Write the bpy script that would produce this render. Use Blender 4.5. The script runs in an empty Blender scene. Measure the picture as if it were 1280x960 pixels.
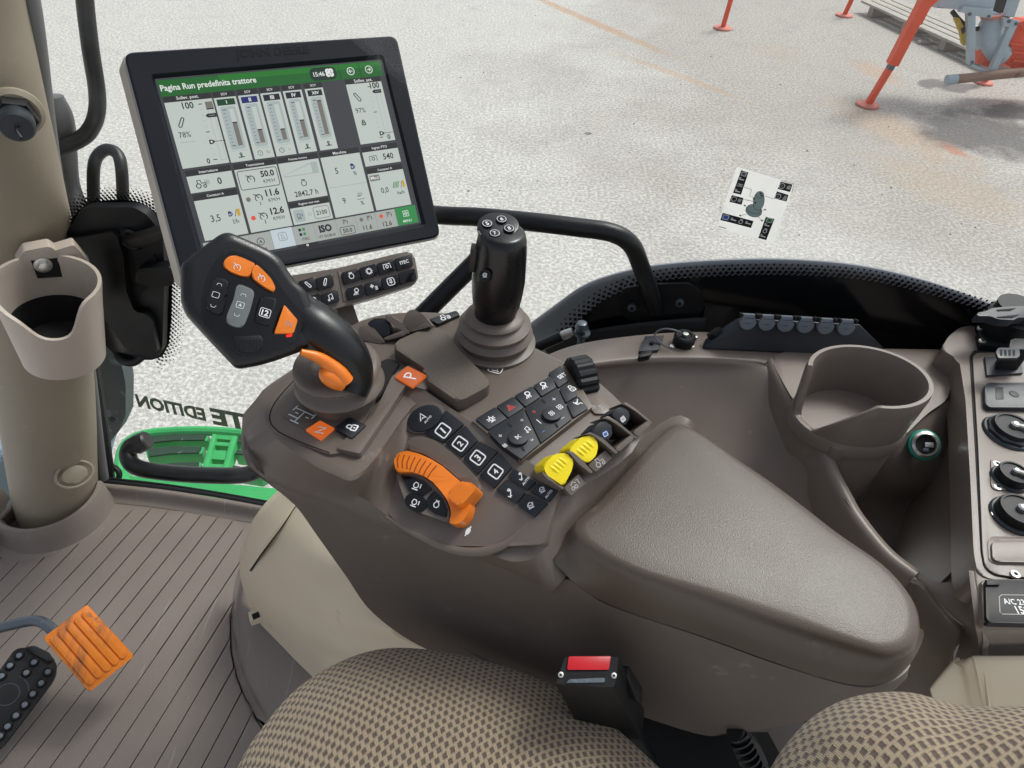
import bpy, bmesh, math, random
from mathutils import Vector as V, Matrix
random.seed(7)
SC = bpy.context.scene
COL = SC.collection
rad = math.radians

# ---------------------------------------------------------------- camera, sky, sun, exposure
FPX = 853.0                      # focal length in pixels of a 1280 px wide frame
CAM = V((0, 0, 1.2))
CR = Matrix.Rotation(rad(47), 3, 'X') @ Matrix.Rotation(rad(3), 3, 'Z')
cd = bpy.data.cameras.new("camera"); cam = bpy.data.objects.new("camera", cd); COL.objects.link(cam)
cam.location = CAM; cam.rotation_euler = CR.to_euler()
cd.sensor_width = 36; cd.lens = 36 * FPX / 1280; cd.clip_start = .02; cd.clip_end = 300
SC.camera = cam
w = bpy.data.worlds.new("World"); SC.world = w; w.use_nodes = True
nt = w.node_tree
sky = nt.nodes.new("ShaderNodeTexSky"); sky.sky_type = 'NISHITA'; sky.sun_disc = False
SUN_EL, SUN_AZ = rad(54), rad(48)
sky.sun_elevation = SUN_EL; sky.sun_rotation = SUN_AZ
sky.air_density = .8; sky.dust_density = 3.5; sky.ozone_density = .6
bg = nt.nodes["Background"]; bg.inputs[1].default_value = .14
hs = nt.nodes.new('ShaderNodeHueSaturation'); hs.inputs['Saturation'].default_value = .4    # thin overcast
nt.links.new(sky.outputs[0], hs.inputs['Color']); nt.links.new(hs.outputs[0], bg.inputs[0])
sd = bpy.data.lights.new("sun", 'SUN'); sun = bpy.data.objects.new("sun", sd); COL.objects.link(sun)
sd.energy = 1.5; sd.angle = rad(15); sd.color = (1, .98, .95)
sdir = V((math.sin(SUN_AZ) * math.cos(SUN_EL), math.cos(SUN_AZ) * math.cos(SUN_EL), math.sin(SUN_EL)))
sun.rotation_euler = (-sdir).to_track_quat('-Z', 'Y').to_euler()
SC.view_settings.view_transform = 'Standard'; SC.view_settings.look = 'None'
SC.view_settings.exposure = 0.38; SC.view_settings.gamma = 1.0
SC.cycles.max_bounces = 6; SC.cycles.transparent_max_bounces = 12
SC.cycles.use_denoising = True

# ---------------------------------------------------------------- geometry helpers
UP = V((0, 0, 1))
def ray(u, v): return CR @ V(((u - 640) / FPX, -(v - 480) / FPX, -1))
def atd(u, v, d): return CAM + ray(u, v) * d
def atz(u, v, z):
    r = ray(u, v); return CAM + r * ((z - CAM.z) / r.z)
def proj(p):
    q = CR.transposed() @ (p - CAM); return 640 + FPX * q.x / -q.z, 480 - FPX * q.y / -q.z
def rise(p, v):                  # height above p at which the vertical through p reaches image row v
    a, b = 0., .6
    for _ in range(40):
        m = (a + b) / 2
        if proj(p + UP * m)[1] > v: a = m
        else: b = m
    return a

class Pl:
    """a plane in the place: origin, normal, and two axes lying in it"""
    def __init__(s, o, n, x=None):
        s.o = V(o); s.n = V(n).normalized()
        x = V(x) if x is not None else V((1, 0, 0))
        s.x = (x - s.n * x.dot(s.n)).normalized(); s.y = s.n.cross(s.x)
    def hit(s, u, v, h=0):
        r = ray(u, v); return CAM + r * (((s.o + s.n * h) - CAM).dot(s.n) / r.dot(s.n))
    def loc(s, u, v, h=0):
        p = s.hit(u, v, h) - s.o; return V((p.dot(s.x), p.dot(s.y)))
    def w(s, p, h=0): return s.o + s.x * p[0] + s.y * p[1] + s.n * h
    def P(s, pts, h=0): return [s.loc(a, b, h) for a, b in pts]
def Z(z): return Pl((0, 0, z), UP)
def facing(u, v, d, upw=.6):
    p = atd(u, v, d); return Pl(p, (CAM - p).normalized() + UP * upw)
def atpl(u, v, pl, h=0): return pl.hit(u, v, h)

def crs(P, k=6, closed=False):
    """Catmull-Rom through the points"""
    n = len(P); out = []
    if n < 3: return list(P)
    for i in range(n if closed else n - 1):
        g = (lambda j: P[j % n]) if closed else (lambda j: P[j] if 0 <= j < n else (P[0] * 2 - P[1] if j < 0 else P[-1] * 2 - P[-2]))
        a, b, c, d = g(i - 1), g(i), g(i + 1), g(i + 2)
        for q in range(k):
            t = q / k
            out.append(.5 * ((2 * b) + (c - a) * t + (2 * a - 5 * b + 4 * c - d) * t * t + (3 * b - a - 3 * c + d) * t ** 3))
    if not closed: out.append(P[-1].copy())
    return out
def rnd(poly, r, n=4):
    """round the corners of a 2D polygon"""
    out = []; N = len(poly)
    for i in range(N):
        p = V(poly[i]); a = V(poly[i - 1]) - p; b = V(poly[(i + 1) % N]) - p
        t = min(r, a.length * .45, b.length * .45)
        s, e = p + a.normalized() * t, p + b.normalized() * t
        for k in range(n + 1):
            q = k / n; out.append(s * (1 - q) ** 2 + p * 2 * q * (1 - q) + e * q * q)
    return out
def ell(c, rx, ry, a=0, n=28, a0=0, a1=2 * math.pi):
    ca, sa = math.cos(a), math.sin(a); full = abs(a1 - a0 - 2 * math.pi) < 1e-6; o = []
    for i in range(n if full else n + 1):
        t = a0 + (a1 - a0) * i / n; x, y = rx * math.cos(t), ry * math.sin(t)
        o.append((c[0] + x * ca - y * sa, c[1] + x * sa + y * ca))
    return o

class MB:
    def __init__(s): s.bm = bmesh.new(); s.mats = []
    def mi(s, m):
        if m not in s.mats: s.mats.append(m)
        return s.mats.index(m)
    def add(s, vs, fs, m):
        i = s.mi(m); bv = [s.bm.verts.new(v) for v in vs]
        for f in fs:
            try: s.bm.faces.new([bv[k] for k in f]).material_index = i
            except ValueError: pass
        return s
    def absorb(s, b, m):
        i = s.mi(m)
        for f in b.faces: f.material_index = i
        me = bpy.data.meshes.new("t"); b.to_mesh(me); b.free(); s.bm.from_mesh(me); bpy.data.meshes.remove(me)
        return s
    def prism(s, pl, poly, h0, h1, m, bev=0, seg=2, inset=None, tri=False):
        poly = [V(p) for p in poly]
        if sum(poly[i - 1].x * poly[i].y - poly[i].x * poly[i - 1].y for i in range(len(poly))) < 0: poly = poly[::-1]; inset = inset[::-1] if inset else None
        b = bmesh.new(); n = len(poly)
        lo = [b.verts.new(pl.w(p, h0)) for p in (inset or poly)]; hi = [b.verts.new(pl.w(p, h1)) for p in poly]
        for i in range(n): b.faces.new((lo[i], lo[(i + 1) % n], hi[(i + 1) % n], hi[i]))
        b.faces.new(hi); b.faces.new(lo[::-1])
        if bev:
            hs = set(hi); bmesh.ops.bevel(b, geom=[e for e in b.edges if e.verts[0] in hs and e.verts[1] in hs], offset=bev, segments=seg, affect='EDGES', profile=.6, clamp_overlap=True)
        if tri: bmesh.ops.triangulate(b, faces=[f for f in b.faces if len(f.verts) > 4], ngon_method='EAR_CLIP')
        return s.absorb(b, m)
    def slab(s, pl, px, h0, h1, m, r=0, bev=0, seg=2, n=4):
        poly = pl.P(px, h1)
        if r: poly = rnd(poly, r, n)
        return s.prism(pl, poly, h0, h1, m, bev, seg)
    def disc(s, pl, uv, rad_, h0, h1, m, bev=0, n=28, inset=None):
        c = pl.loc(*uv, h1); return s.prism(pl, [V(p) for p in ell(c, rad_, rad_, 0, n)], h0, h1, m, bev)
    def tube(s, P, r, m, k=6, n=14, closed=False, caps=True, flat=1.0, fx=None):
        R = r if isinstance(r, (list, tuple)) else [r] * len(P)
        Q = crs([V((p.x, p.y, p.z, q)) for p, q in zip(P, R)], k, closed) if len(P) > 2 else [V((p.x, p.y, p.z, q)) for p, q in zip(P, R)]
        pts = [V(q[:3]) for q in Q]; rr = [q[3] for q in Q]; N = len(pts)
        T = [((pts[(i + 1) % N] if closed or i < N - 1 else pts[i]) - (pts[i - 1] if closed or i else pts[i])).normalized() for i in range(N)]
        x = T[0].orthogonal().normalized() if fx is None else (fx - T[0] * fx.dot(T[0])).normalized()
        vs = []
        for i in range(N):
            x = (x - T[i] * x.dot(T[i])).normalized(); y = T[i].cross(x)
            for j in range(n):
                a = 2 * math.pi * j / n; vs.append(pts[i] + (x * math.cos(a) + y * math.sin(a) * flat) * rr[i])
        fs = []
        for i in range(N if closed else N - 1):
            for j in range(n):
                a, b_ = i * n, ((i + 1) % N) * n; fs.append((a + j, a + (j + 1) % n, b_ + (j + 1) % n, b_ + j))
        if caps and not closed: fs += [tuple(range(n))[::-1], tuple((N - 1) * n + j for j in range(n))]
        return s.add(vs, fs, m)
    def lathe(s, c, ax, prof, m, n=32, sx=1.0, xd=None, a0=0, a1=2 * math.pi):
        ax = V(ax).normalized(); x = V(xd) if xd is not None else ax.orthogonal(); x = (x - ax * x.dot(ax)).normalized(); y = ax.cross(x)
        full = abs(a1 - a0 - 2 * math.pi) < 1e-6; M = n if full else n + 1; vs = []; fs = []
        for r_, h in prof:
            for j in range(M):
                a = a0 + (a1 - a0) * j / n; vs.append(c + ax * h + (x * math.cos(a) * sx + y * math.sin(a)) * r_)
        for i in range(len(prof) - 1):
            for j in range(n):
                k = (j + 1) % M if full else j + 1
                fs.append((i * M + j, i * M + k, (i + 1) * M + k, (i + 1) * M + j))
        b = bmesh.new(); bv = [b.verts.new(v) for v in vs]
        for f in fs: b.faces.new([bv[q] for q in f])
        bmesh.ops.remove_doubles(b, verts=b.verts, dist=1e-6); bmesh.ops.recalc_face_normals(b, faces=b.faces)
        return s.absorb(b, m)
    def patch(s, rows, m, ku=5, kv=5, thick=.004, toward=None):
        g = [crs(r, ku) for r in rows]
        cols = [crs([g[i][j] for i in range(len(g))], kv) for j in range(len(g[0]))]
        nu, nv = len(cols), len(cols[0]); P = [[cols[j][i] for j in range(nu)] for i in range(nv)]
        return s.shell(P, m, thick, toward)
    def shell(s, P, m, thick=.004, toward=None):
        nv, nu = len(P), len(P[0]); tw = toward or CAM; Nn = []
        for i in range(nv):
            for j in range(nu):
                a = P[i][min(j + 1, nu - 1)] - P[i][max(j - 1, 0)]; b = P[min(i + 1, nv - 1)][j] - P[max(i - 1, 0)][j]
                q = a.cross(b); Nn.append(q.normalized() if q.length > 1e-12 else V((0, 0, 1)))
        c = P[nv // 2][nu // 2]; sg = 1 if Nn[(nv // 2) * nu + nu // 2].dot(tw - c) > 0 else -1
        top = [p for r in P for p in r]; bot = [p - q * sg * thick for p, q in zip(top, Nn)]; K = nv * nu; fs = []
        I = lambda i, j: i * nu + j
        for i in range(nv - 1):
            for j in range(nu - 1):
                f = (I(i, j), I(i, j + 1), I(i + 1, j + 1), I(i + 1, j)); f = f if sg > 0 else f[::-1]
                fs.append(f); fs.append(tuple(K + q for q in f[::-1]))
        ring = [I(0, j) for j in range(nu)] + [I(i, nu - 1) for i in range(1, nv)] + [I(nv - 1, j) for j in range(nu - 2, -1, -1)] + [I(i, 0) for i in range(nv - 2, 0, -1)]
        for a, b in zip(ring, ring[1:] + ring[:1]):
            f = (a, K + a, K + b, b); fs.append(f if sg > 0 else f[::-1])
        return s.add(top + bot, fs, m)
    def loft(s, rings, m, cap0=True, cap1=True, k=1):
        """closed rings of matched points"""
        rings = [crs(r, k, True) if k > 1 else r for r in rings]; n = len(rings[0]); b = bmesh.new()
        vs = [[b.verts.new(p) for p in r] for r in rings]
        for i in range(len(rings) - 1):
            for j in range(n):
                b.faces.new((vs[i][j], vs[i][(j + 1) % n], vs[i + 1][(j + 1) % n], vs[i + 1][j]))
        if cap0: b.faces.new(vs[0][::-1])
        if cap1: b.faces.new(vs[-1])
        bmesh.ops.recalc_face_normals(b, faces=b.faces)
        return s.absorb(b, m)
    def box(s, c, x, y, z, m, bev=0):
        """box from a centre and three half-axis vectors"""
        pl = Pl(c, z, x); X, Y, H = x.length, y.length, z.length
        return s.prism(pl, [V((-X, -Y)), V((X, -Y)), V((X, Y)), V((-X, Y))], -H, H, m, bev)
    def rib(s, pl, pts, wd, m, h=.0004, closed=False):
        """flat printed line"""
        pts = [V(p) for p in pts]; N = len(pts); L = []; Rr = []
        for i in range(N):
            a = pts[i - 1] if (closed or i) else pts[i]; b = pts[(i + 1) % N] if (closed or i < N - 1) else pts[i]
            d = b - a; d = d.normalized() if d.length > 1e-12 else V((1, 0)); q = V((-d.y, d.x)) * wd / 2
            L.append(pl.w(pts[i] + q, h)); Rr.append(pl.w(pts[i] - q, h))
        vs = L + Rr; fs = [(N + i, N + (i + 1) % N, (i + 1) % N, i) for i in range(N if closed else N - 1)]
        return s.add(vs, fs, m)
    def pxline(s, pl, px, wd, m, h=.0004, closed=False): return s.rib(pl, pl.P(px, h), wd, m, h, closed)
    def flat(s, pl, poly, m, h=.0004):
        vs = [pl.w(p, h) for p in poly]; a = sum((poly[i - 1][0] * poly[i][1] - poly[i][0] * poly[i - 1][1]) for i in range(len(poly)))
        return s.add(vs, [tuple(range(len(vs))) if a > 0 else tuple(range(len(vs)))[::-1]], m)
    def pxflat(s, pl, px, m, h=.0004, r=0):
        q = pl.P(px, h); return s.flat(pl, rnd(q, r) if r else q, m, h)
    def frame(s, pl, uv, d, h):
        c = pl.loc(*uv, h); x = pl.loc(uv[0] + d[0], uv[1] + d[1], h) - c; sc = x.length; x.normalize(); y = V((-x.y, x.x))
        return c, x, y, sc
    def icon(s, pl, uv, d, name, m, h=.0004, wd=.2, ys=1.0):
        """line symbol, half-width given by the pixel vector d"""
        c, x, y, sc = s.frame(pl, uv, d, h)
        for cl, P in ICON[name]: s.rib(pl, [c + (x * p[0] + y * p[1] * ys) * sc for p in P], sc * wd, m, h, cl)
        return s
    def text(s, pl, uv, d, t, m, h=.0004, bold=.015, ys=1.0, shear=0, mirror=False, depth=0):
        """lettering centred at uv; the pixel vector d is half its width"""
        cu = bpy.data.curves.new("t", 'FONT'); cu.body = t; cu.align_x = 'CENTER'; cu.align_y = 'CENTER'; cu.offset = bold; cu.resolution_u = 2; cu.shear = shear; cu.extrude = depth
        o = bpy.data.objects.new("t", cu); COL.objects.link(o); dg = bpy.context.evaluated_depsgraph_get(); me = o.evaluated_get(dg).to_mesh()
        xs = [v.co.x for v in me.vertices]; yy = [v.co.y for v in me.vertices]
        if xs:
            c, x, y, sc = s.frame(pl, uv, d, h); W = max(xs) - min(xs); cx = (max(xs) + min(xs)) / 2; cy = (max(yy) + min(yy)) / 2; k = 2 * sc / W
            if mirror: y = -y
            s.add([pl.w(c + x * (v.co.x - cx) * k + y * (v.co.y - cy) * k * ys, h + v.co.z * k) for v in me.vertices], [tuple(p.vertices) if not mirror else tuple(p.vertices)[::-1] for p in me.polygons], m)
        o.evaluated_get(dg).to_mesh_clear(); bpy.data.objects.remove(o); bpy.data.curves.remove(cu)
        return s
    def build(s, name, parent=None, label=None, kind=None, sub=0, sharp=32, origin=None):
        vs = s.bm.verts; c = V((0, 0, 0))
        if len(vs):
            lo = V([min(v.co[i] for v in vs) for i in range(3)]); hi = V([max(v.co[i] for v in vs) for i in range(3)]); c = (lo + hi) / 2
        c = V(origin) if origin is not None else c
        for v in vs: v.co -= c
        me = bpy.data.meshes.new(name); s.bm.to_mesh(me); s.bm.free()
        for m in s.mats: me.materials.append(m)
        me.polygons.foreach_set('use_smooth', [True] * len(me.polygons)); me.set_sharp_from_angle(angle=rad(sharp))
        o = bpy.data.objects.new(name, me); COL.objects.link(o); o.location = c; LOC[o.name] = c
        if parent: adopt(o, parent)
        if label: o['label'] = label
        if kind: o['kind'] = kind
        if sub:
            md = o.modifiers.new("subdivision", 'SUBSURF'); md.levels = sub; md.render_levels = sub
        return o
LOC = {}
def adopt(o, parent): o.parent = parent; o.matrix_parent_inverse = Matrix.Translation(-LOC[parent.name])
def thing(name, loc, label, cat, group=None):
    o = bpy.data.objects.new(name, None); COL.objects.link(o); o.location = loc; o.empty_display_size = .02; LOC[o.name] = V(loc)
    return tag(o, label, cat, group)
def tag(o, label, cat, group=None):
    o['label'] = label; o['category'] = cat
    if group: o['group'] = group
    return o

# ---------------------------------------------------------------- line symbols
def arc(cx, cy, r, a0, a1, n=10, ry=None): return [(cx + r * math.cos(rad(a0 + (a1 - a0) * i / n)), cy + (ry or r) * math.sin(rad(a0 + (a1 - a0) * i / n))) for i in range(n + 1)]
def cir(cx, cy, r, n=12): return (True, arc(cx, cy, r, 0, 360 - 360 / n, n - 1))
def pol(*p): return (False, list(p))
def box_(x0, y0, x1, y1): return (True, [(x0, y0), (x1, y0), (x1, y1), (x0, y1)])
def rbox(x0, y0, x1, y1, r=.25): return (True, rnd([(x0, y0), (x1, y0), (x1, y1), (x0, y1)], r, 3))
ICON = {
 'circle': [cir(0, 0, 1)],
 'gauge': [(False, arc(0, 0, .75, -50, 230, 14)), pol((-.55, .75), (.05, -.05)), pol((-.95, .9), (-.5, .75)), pol((0, .75), (0, .5)), pol((.7, .1), (.5, .1))],
 'engine': [(True, [(-.35, .55), (.3, .55), (.45, .3), (.6, .1), (.6, -.3), (.3, -.7), (-.3, -.7), (-.6, -.3), (-.6, .1), (-.4, .3)]), pol((-.5, .8), (.45, .8))],
 'engine1': [(True, [(-.5, .6), (.1, .6), (.3, .3), (.4, -.1), (.1, -.45), (-.45, -.45), (-.7, -.1), (-.65, .3)]), pol((-.8, -.8), (.6, -.8)), pol((.75, .4), (.9, .6), (.9, -.3))],
 'gear': [cir(0, 0, .55)] + [pol((.6 * math.cos(a), .6 * math.sin(a)), (.9 * math.cos(a), .9 * math.sin(a))) for a in [i * math.pi / 5 for i in range(10)]],
 'pto': [pol((-.9, -.6), (-.9, .6), (.9, .6), (.9, -.6)), cir(0, -.05, .36, 10)],
 'arm': [(True, arc(-.35, -.6, .28, 150, 330, 6) + arc(.35, .6, .24, -30, 150, 6))],
 'arm2': [(True, arc(.35, -.6, .28, 210, 390, 6) + arc(-.35, .6, .24, 30, 210, 6))],
 'note': [pol((-.35, -.6), (-.35, .6), (.6, .85), (.6, -.4)), cir(-.55, -.6, .22, 8), cir(.4, -.4, .22, 8)],
 'lamp': [cir(.3, .35, .5, 10), pol((-.05, 0), (-.8, -.7)), pol((.15, -.15), (-.3, -.8)), pol((.35, -.2), (.3, -.85))],
 'climate': [cir(-.45, .35, .3, 8), pol((-.45, .9), (-.45, -.2)), pol((-.95, .35), (.05, .35)), pol((.2, 0), (.9, 0)), pol((.2, -.35), (.9, -.35)), pol((.2, -.7), (.9, -.7))],
 'person': [rbox(-.9, -.9, .9, .9, .5), cir(0, .3, .25, 8), pol((0, .05), (0, -.6)), pol((-.45, -.2), (.45, -.2))],
 'lock': [rbox(-.55, -.8, .55, .1, .15), (False, [(-.35, .1), (-.35, .5)] + arc(0, .5, .35, 180, 0, 6) + [(.35, .1)]), pol((0, -.2), (0, -.55))],
 'tri': [(True, [(-.8, -.6), (.8, -.6), (0, .8)]), (True, [(-.35, -.35), (.35, -.35), (0, .3)])],
 'beacon': [rbox(-.3, -.4, .3, .4, .2), pol((-.6, -.7), (.6, -.7)), pol((-.5, .2), (-.9, .4)), pol((.5, .2), (.9, .4)), pol((-.5, -.1), (-.9, -.2)), pol((.5, -.1), (.9, -.2)), pol((0, .6), (0, .95))],
 'plus': [pol((-.8, 0), (.8, 0)), pol((0, -.8), (0, .8))], 'minus': [pol((-.8, 0), (.8, 0))], 'bar': [pol((0, -.9), (0, .9))],
 'fan': [cir(-.35, .35, .35, 8), cir(.35, .35, .35, 8), cir(-.35, -.35, .35, 8), cir(.35, -.35, .35, 8)],
 'cross': [pol((-.7, -.7), (.7, .7)), pol((-.7, .7), (.7, -.7)), pol((-.7, -.7), (-.7, .7))],
 'next': [pol((-.5, -.6), (.3, 0), (-.5, .6), (-.5, -.6)), pol((.5, -.6), (.5, .6))],
 'tractor': [cir(-.5, -.35, .42, 10), cir(.6, -.5, .26, 8), pol((-.6, .1), (-.6, .7), (0, .7), (.1, .1), (.85, .1), (.85, -.2))],
 'implement': [cir(-.6, -.5, .3, 8), cir(.1, -.5, .3, 8), pol((-.8, .1), (-.2, .6), (.4, .1)), pol((.5, .5), (.9, .5), (.9, -.4))],
 'arrowdown': [pol((-.2, .8), (.5, .5), (.1, -.1), (-.5, -.7)), pol((-.8, -.2), (-.5, -.8), (0, -.6)), cir(.2, .7, .25, 8)],
 'hitch': [cir(0, .1, .6, 10), pol((-.7, -.6), (.7, -.6)), pol((-.8, 0), (-.3, .3)), pol((.3, .2), (.8, .5)), pol((-.3, 0), (.3, 0))],
 'nav': [(True, [(0, .8), (.6, -.6), (0, -.2), (-.6, -.6)])],
 'sq': [rbox(-1, -.85, 1, .85, .35)],
 'up': [pol((-.8, -.3), (-.5, .4), (.5, .4), (.8, -.3))], 'down': [pol((-.8, .3), (-.5, -.4), (.5, -.4), (.8, .3))],
 'clock': [cir(0, 0, .9), pol((0, .5), (0, 0), (.3, 0))],
 'seat': [pol((-.6, .8), (-.4, -.3), (.5, -.3), (.6, -.8)), pol((.1, .3), (.8, .8)), cir(-.1, .2, .2, 8)],
 'hare': [(True, [(-.9, -.3), (-.4, .2), (.3, .3), (.7, .9), (.8, .3), (1, 0), (.4, -.5), (-.3, -.5)])],
 'lever': [rbox(-1, -1, 1, 1, .4), (True, [(-.35, .6), (.15, .6), (.25, -.2), (.6, -.6), (-.5, -.6), (-.2, -.2)])],
 'grid4': [box_(-.9, .15, -.15, .9), box_(.15, .15, .9, .9), box_(-.9, -.9, -.15, -.15), box_(.15, -.9, .9, -.15)],
 'left': [cir(0, 0, .95), pol((.5, 0), (-.5, 0)), pol((-.05, .45), (-.5, 0), (-.05, -.45))],
 'right': [cir(0, 0, .95), pol((-.5, 0), (.5, 0)), pol((.05, .45), (.5, 0), (.05, -.45))],
 'pump': [rbox(-.5, -.8, .2, .8, .1), box_(-.3, .2, 0, .6), pol((.3, .5), (.7, .2), (.7, -.5), (.3, -.5)), pol((-.7, -.8), (.4, -.8))],
 'scv': [cir(0, .35, .3, 8), pol((0, .05), (0, -.5)), pol((-.9, -.6), (.9, -.6)), pol((-.3, -.3), (.3, -.3))],
 'pattern': [pol((-.9, .7), (.9, .7)), pol((0, .7), (0, -.7)), pol((-.9, -.3), (0, -.3)), pol((-.9, .3), (-.9, 1)), pol((.9, .3), (.9, 1)), pol((-.4, -.8), (.4, -.8)), pol((-.6, .2), (-.3, .2)), pol((.4, .2), (.7, .2))],
}

# ---------------------------------------------------------------- materials
def lin(c): return [(x / 255 / 12.92 if x <= 10 else ((x / 255 + .055) / 1.055) ** 2.4) for x in c]
def mat(name, c, rough=.5, metal=0, bump=None, var=None, spec=.5, coat=0, emit=0, dirt=None, streak=None):
    """c: sRGB 0-255 base colour; bump (scale, strength); var (scale, amount); dirt (scale, colour, cover)"""
    m = bpy.data.materials.new(name); m.use_nodes = True; n = m.node_tree.nodes; l = m.node_tree.links; b = n["Principled BSDF"]
    col = (*lin(c), 1); b.inputs['Base Color'].default_value = col; b.inputs['Roughness'].default_value = rough
    b.inputs['Metallic'].default_value = metal; b.inputs['Specular IOR Level'].default_value = spec; b.inputs['Coat Weight'].default_value = coat
    if emit:
        b.inputs['Emission Color'].default_value = col; b.inputs['Emission Strength'].default_value = emit; b.inputs['Base Color'].default_value = (.01, .01, .01, 1)
    if bump or var or dirt or streak: tc = n.new('ShaderNodeTexCoord')
    last = None
    if var:
        x = n.new('ShaderNodeTexNoise'); x.inputs['Scale'].default_value = var[0]; x.inputs['Detail'].default_value = 5; l.new(tc.outputs['Object'], x.inputs['Vector'])
        r = n.new('ShaderNodeMapRange'); r.inputs['From Min'].default_value = .3; r.inputs['From Max'].default_value = .7; r.inputs['To Min'].default_value = 1 - var[1]; r.inputs['To Max'].default_value = 1 + var[1]; l.new(x.outputs['Fac'], r.inputs['Value'])
        h = n.new('ShaderNodeMix'); h.data_type = 'RGBA'; h.blend_type = 'MULTIPLY'; h.inputs['Factor'].default_value = 1; h.inputs['A'].default_value = col; l.new(r.outputs['Result'], h.inputs['B']); last = h.outputs['Result']
        rr = n.new('ShaderNodeMapRange'); rr.inputs['To Min'].default_value = max(0, rough - .08); rr.inputs['To Max'].default_value = min(1, rough + .1); l.new(x.outputs['Fac'], rr.inputs['Value']); l.new(rr.outputs['Result'], b.inputs['Roughness'])
    if dirt:
        x = n.new('ShaderNodeTexNoise'); x.inputs['Scale'].default_value = dirt[0]; x.inputs['Detail'].default_value = 8; x.inputs['Roughness'].default_value = .65; l.new(tc.outputs['Object'], x.inputs['Vector'])
        r = n.new('ShaderNodeMapRange'); r.inputs['From Min'].default_value = .72 - dirt[2]; r.inputs['From Max'].default_value = .84 - dirt[2]; l.new(x.outputs['Fac'], r.inputs['Value'])
        h = n.new('ShaderNodeMix'); h.data_type = 'RGBA'; h.inputs['A'].default_value = col; h.inputs['B'].default_value = (*lin(dirt[1]), 1); l.new(r.outputs['Result'], h.inputs['Factor'])
        if last: l.new(last, h.inputs['A'])
        last = h.outputs['Result']
    if streak:                      # scuffs drawn out along one direction: (rotation, across scale, along scale, colour, cover)
        mp = n.new('ShaderNodeMapping'); mp.inputs['Rotation'].default_value = (0, 0, streak[0]); mp.inputs['Scale'].default_value = (streak[1], streak[2], 20); l.new(tc.outputs['Object'], mp.inputs['Vector'])
        x = n.new('ShaderNodeTexNoise'); x.inputs['Scale'].default_value = 1; x.inputs['Detail'].default_value = 5; x.inputs['Roughness'].default_value = .6; l.new(mp.outputs[0], x.inputs['Vector'])
        r = n.new('ShaderNodeMapRange'); r.inputs['From Min'].default_value = .74 - streak[4]; r.inputs['From Max'].default_value = .9 - streak[4]; r.inputs['To Max'].default_value = .75; l.new(x.outputs['Fac'], r.inputs['Value'])
        h = n.new('ShaderNodeMix'); h.data_type = 'RGBA'; h.inputs['A'].default_value = col; h.inputs['B'].default_value = (*lin(streak[3]), 1); l.new(r.outputs['Result'], h.inputs['Factor'])
        if last: l.new(last, h.inputs['A'])
        last = h.outputs['Result']
    if last: l.new(last, b.inputs['Base Color'])
    if bump:
        x = n.new('ShaderNodeTexNoise' if len(bump) < 3 else 'ShaderNodeTexVoronoi'); x.inputs['Scale'].default_value = bump[0]; l.new(tc.outputs['Object'], x.inputs['Vector'])
        u = n.new('ShaderNodeBump'); u.inputs['Strength'].default_value = bump[1]; u.inputs['Distance'].default_value = .001; l.new(x.outputs[0], u.inputs['Height']); l.new(u.outputs['Normal'], b.inputs['Normal'])
    return m
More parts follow.
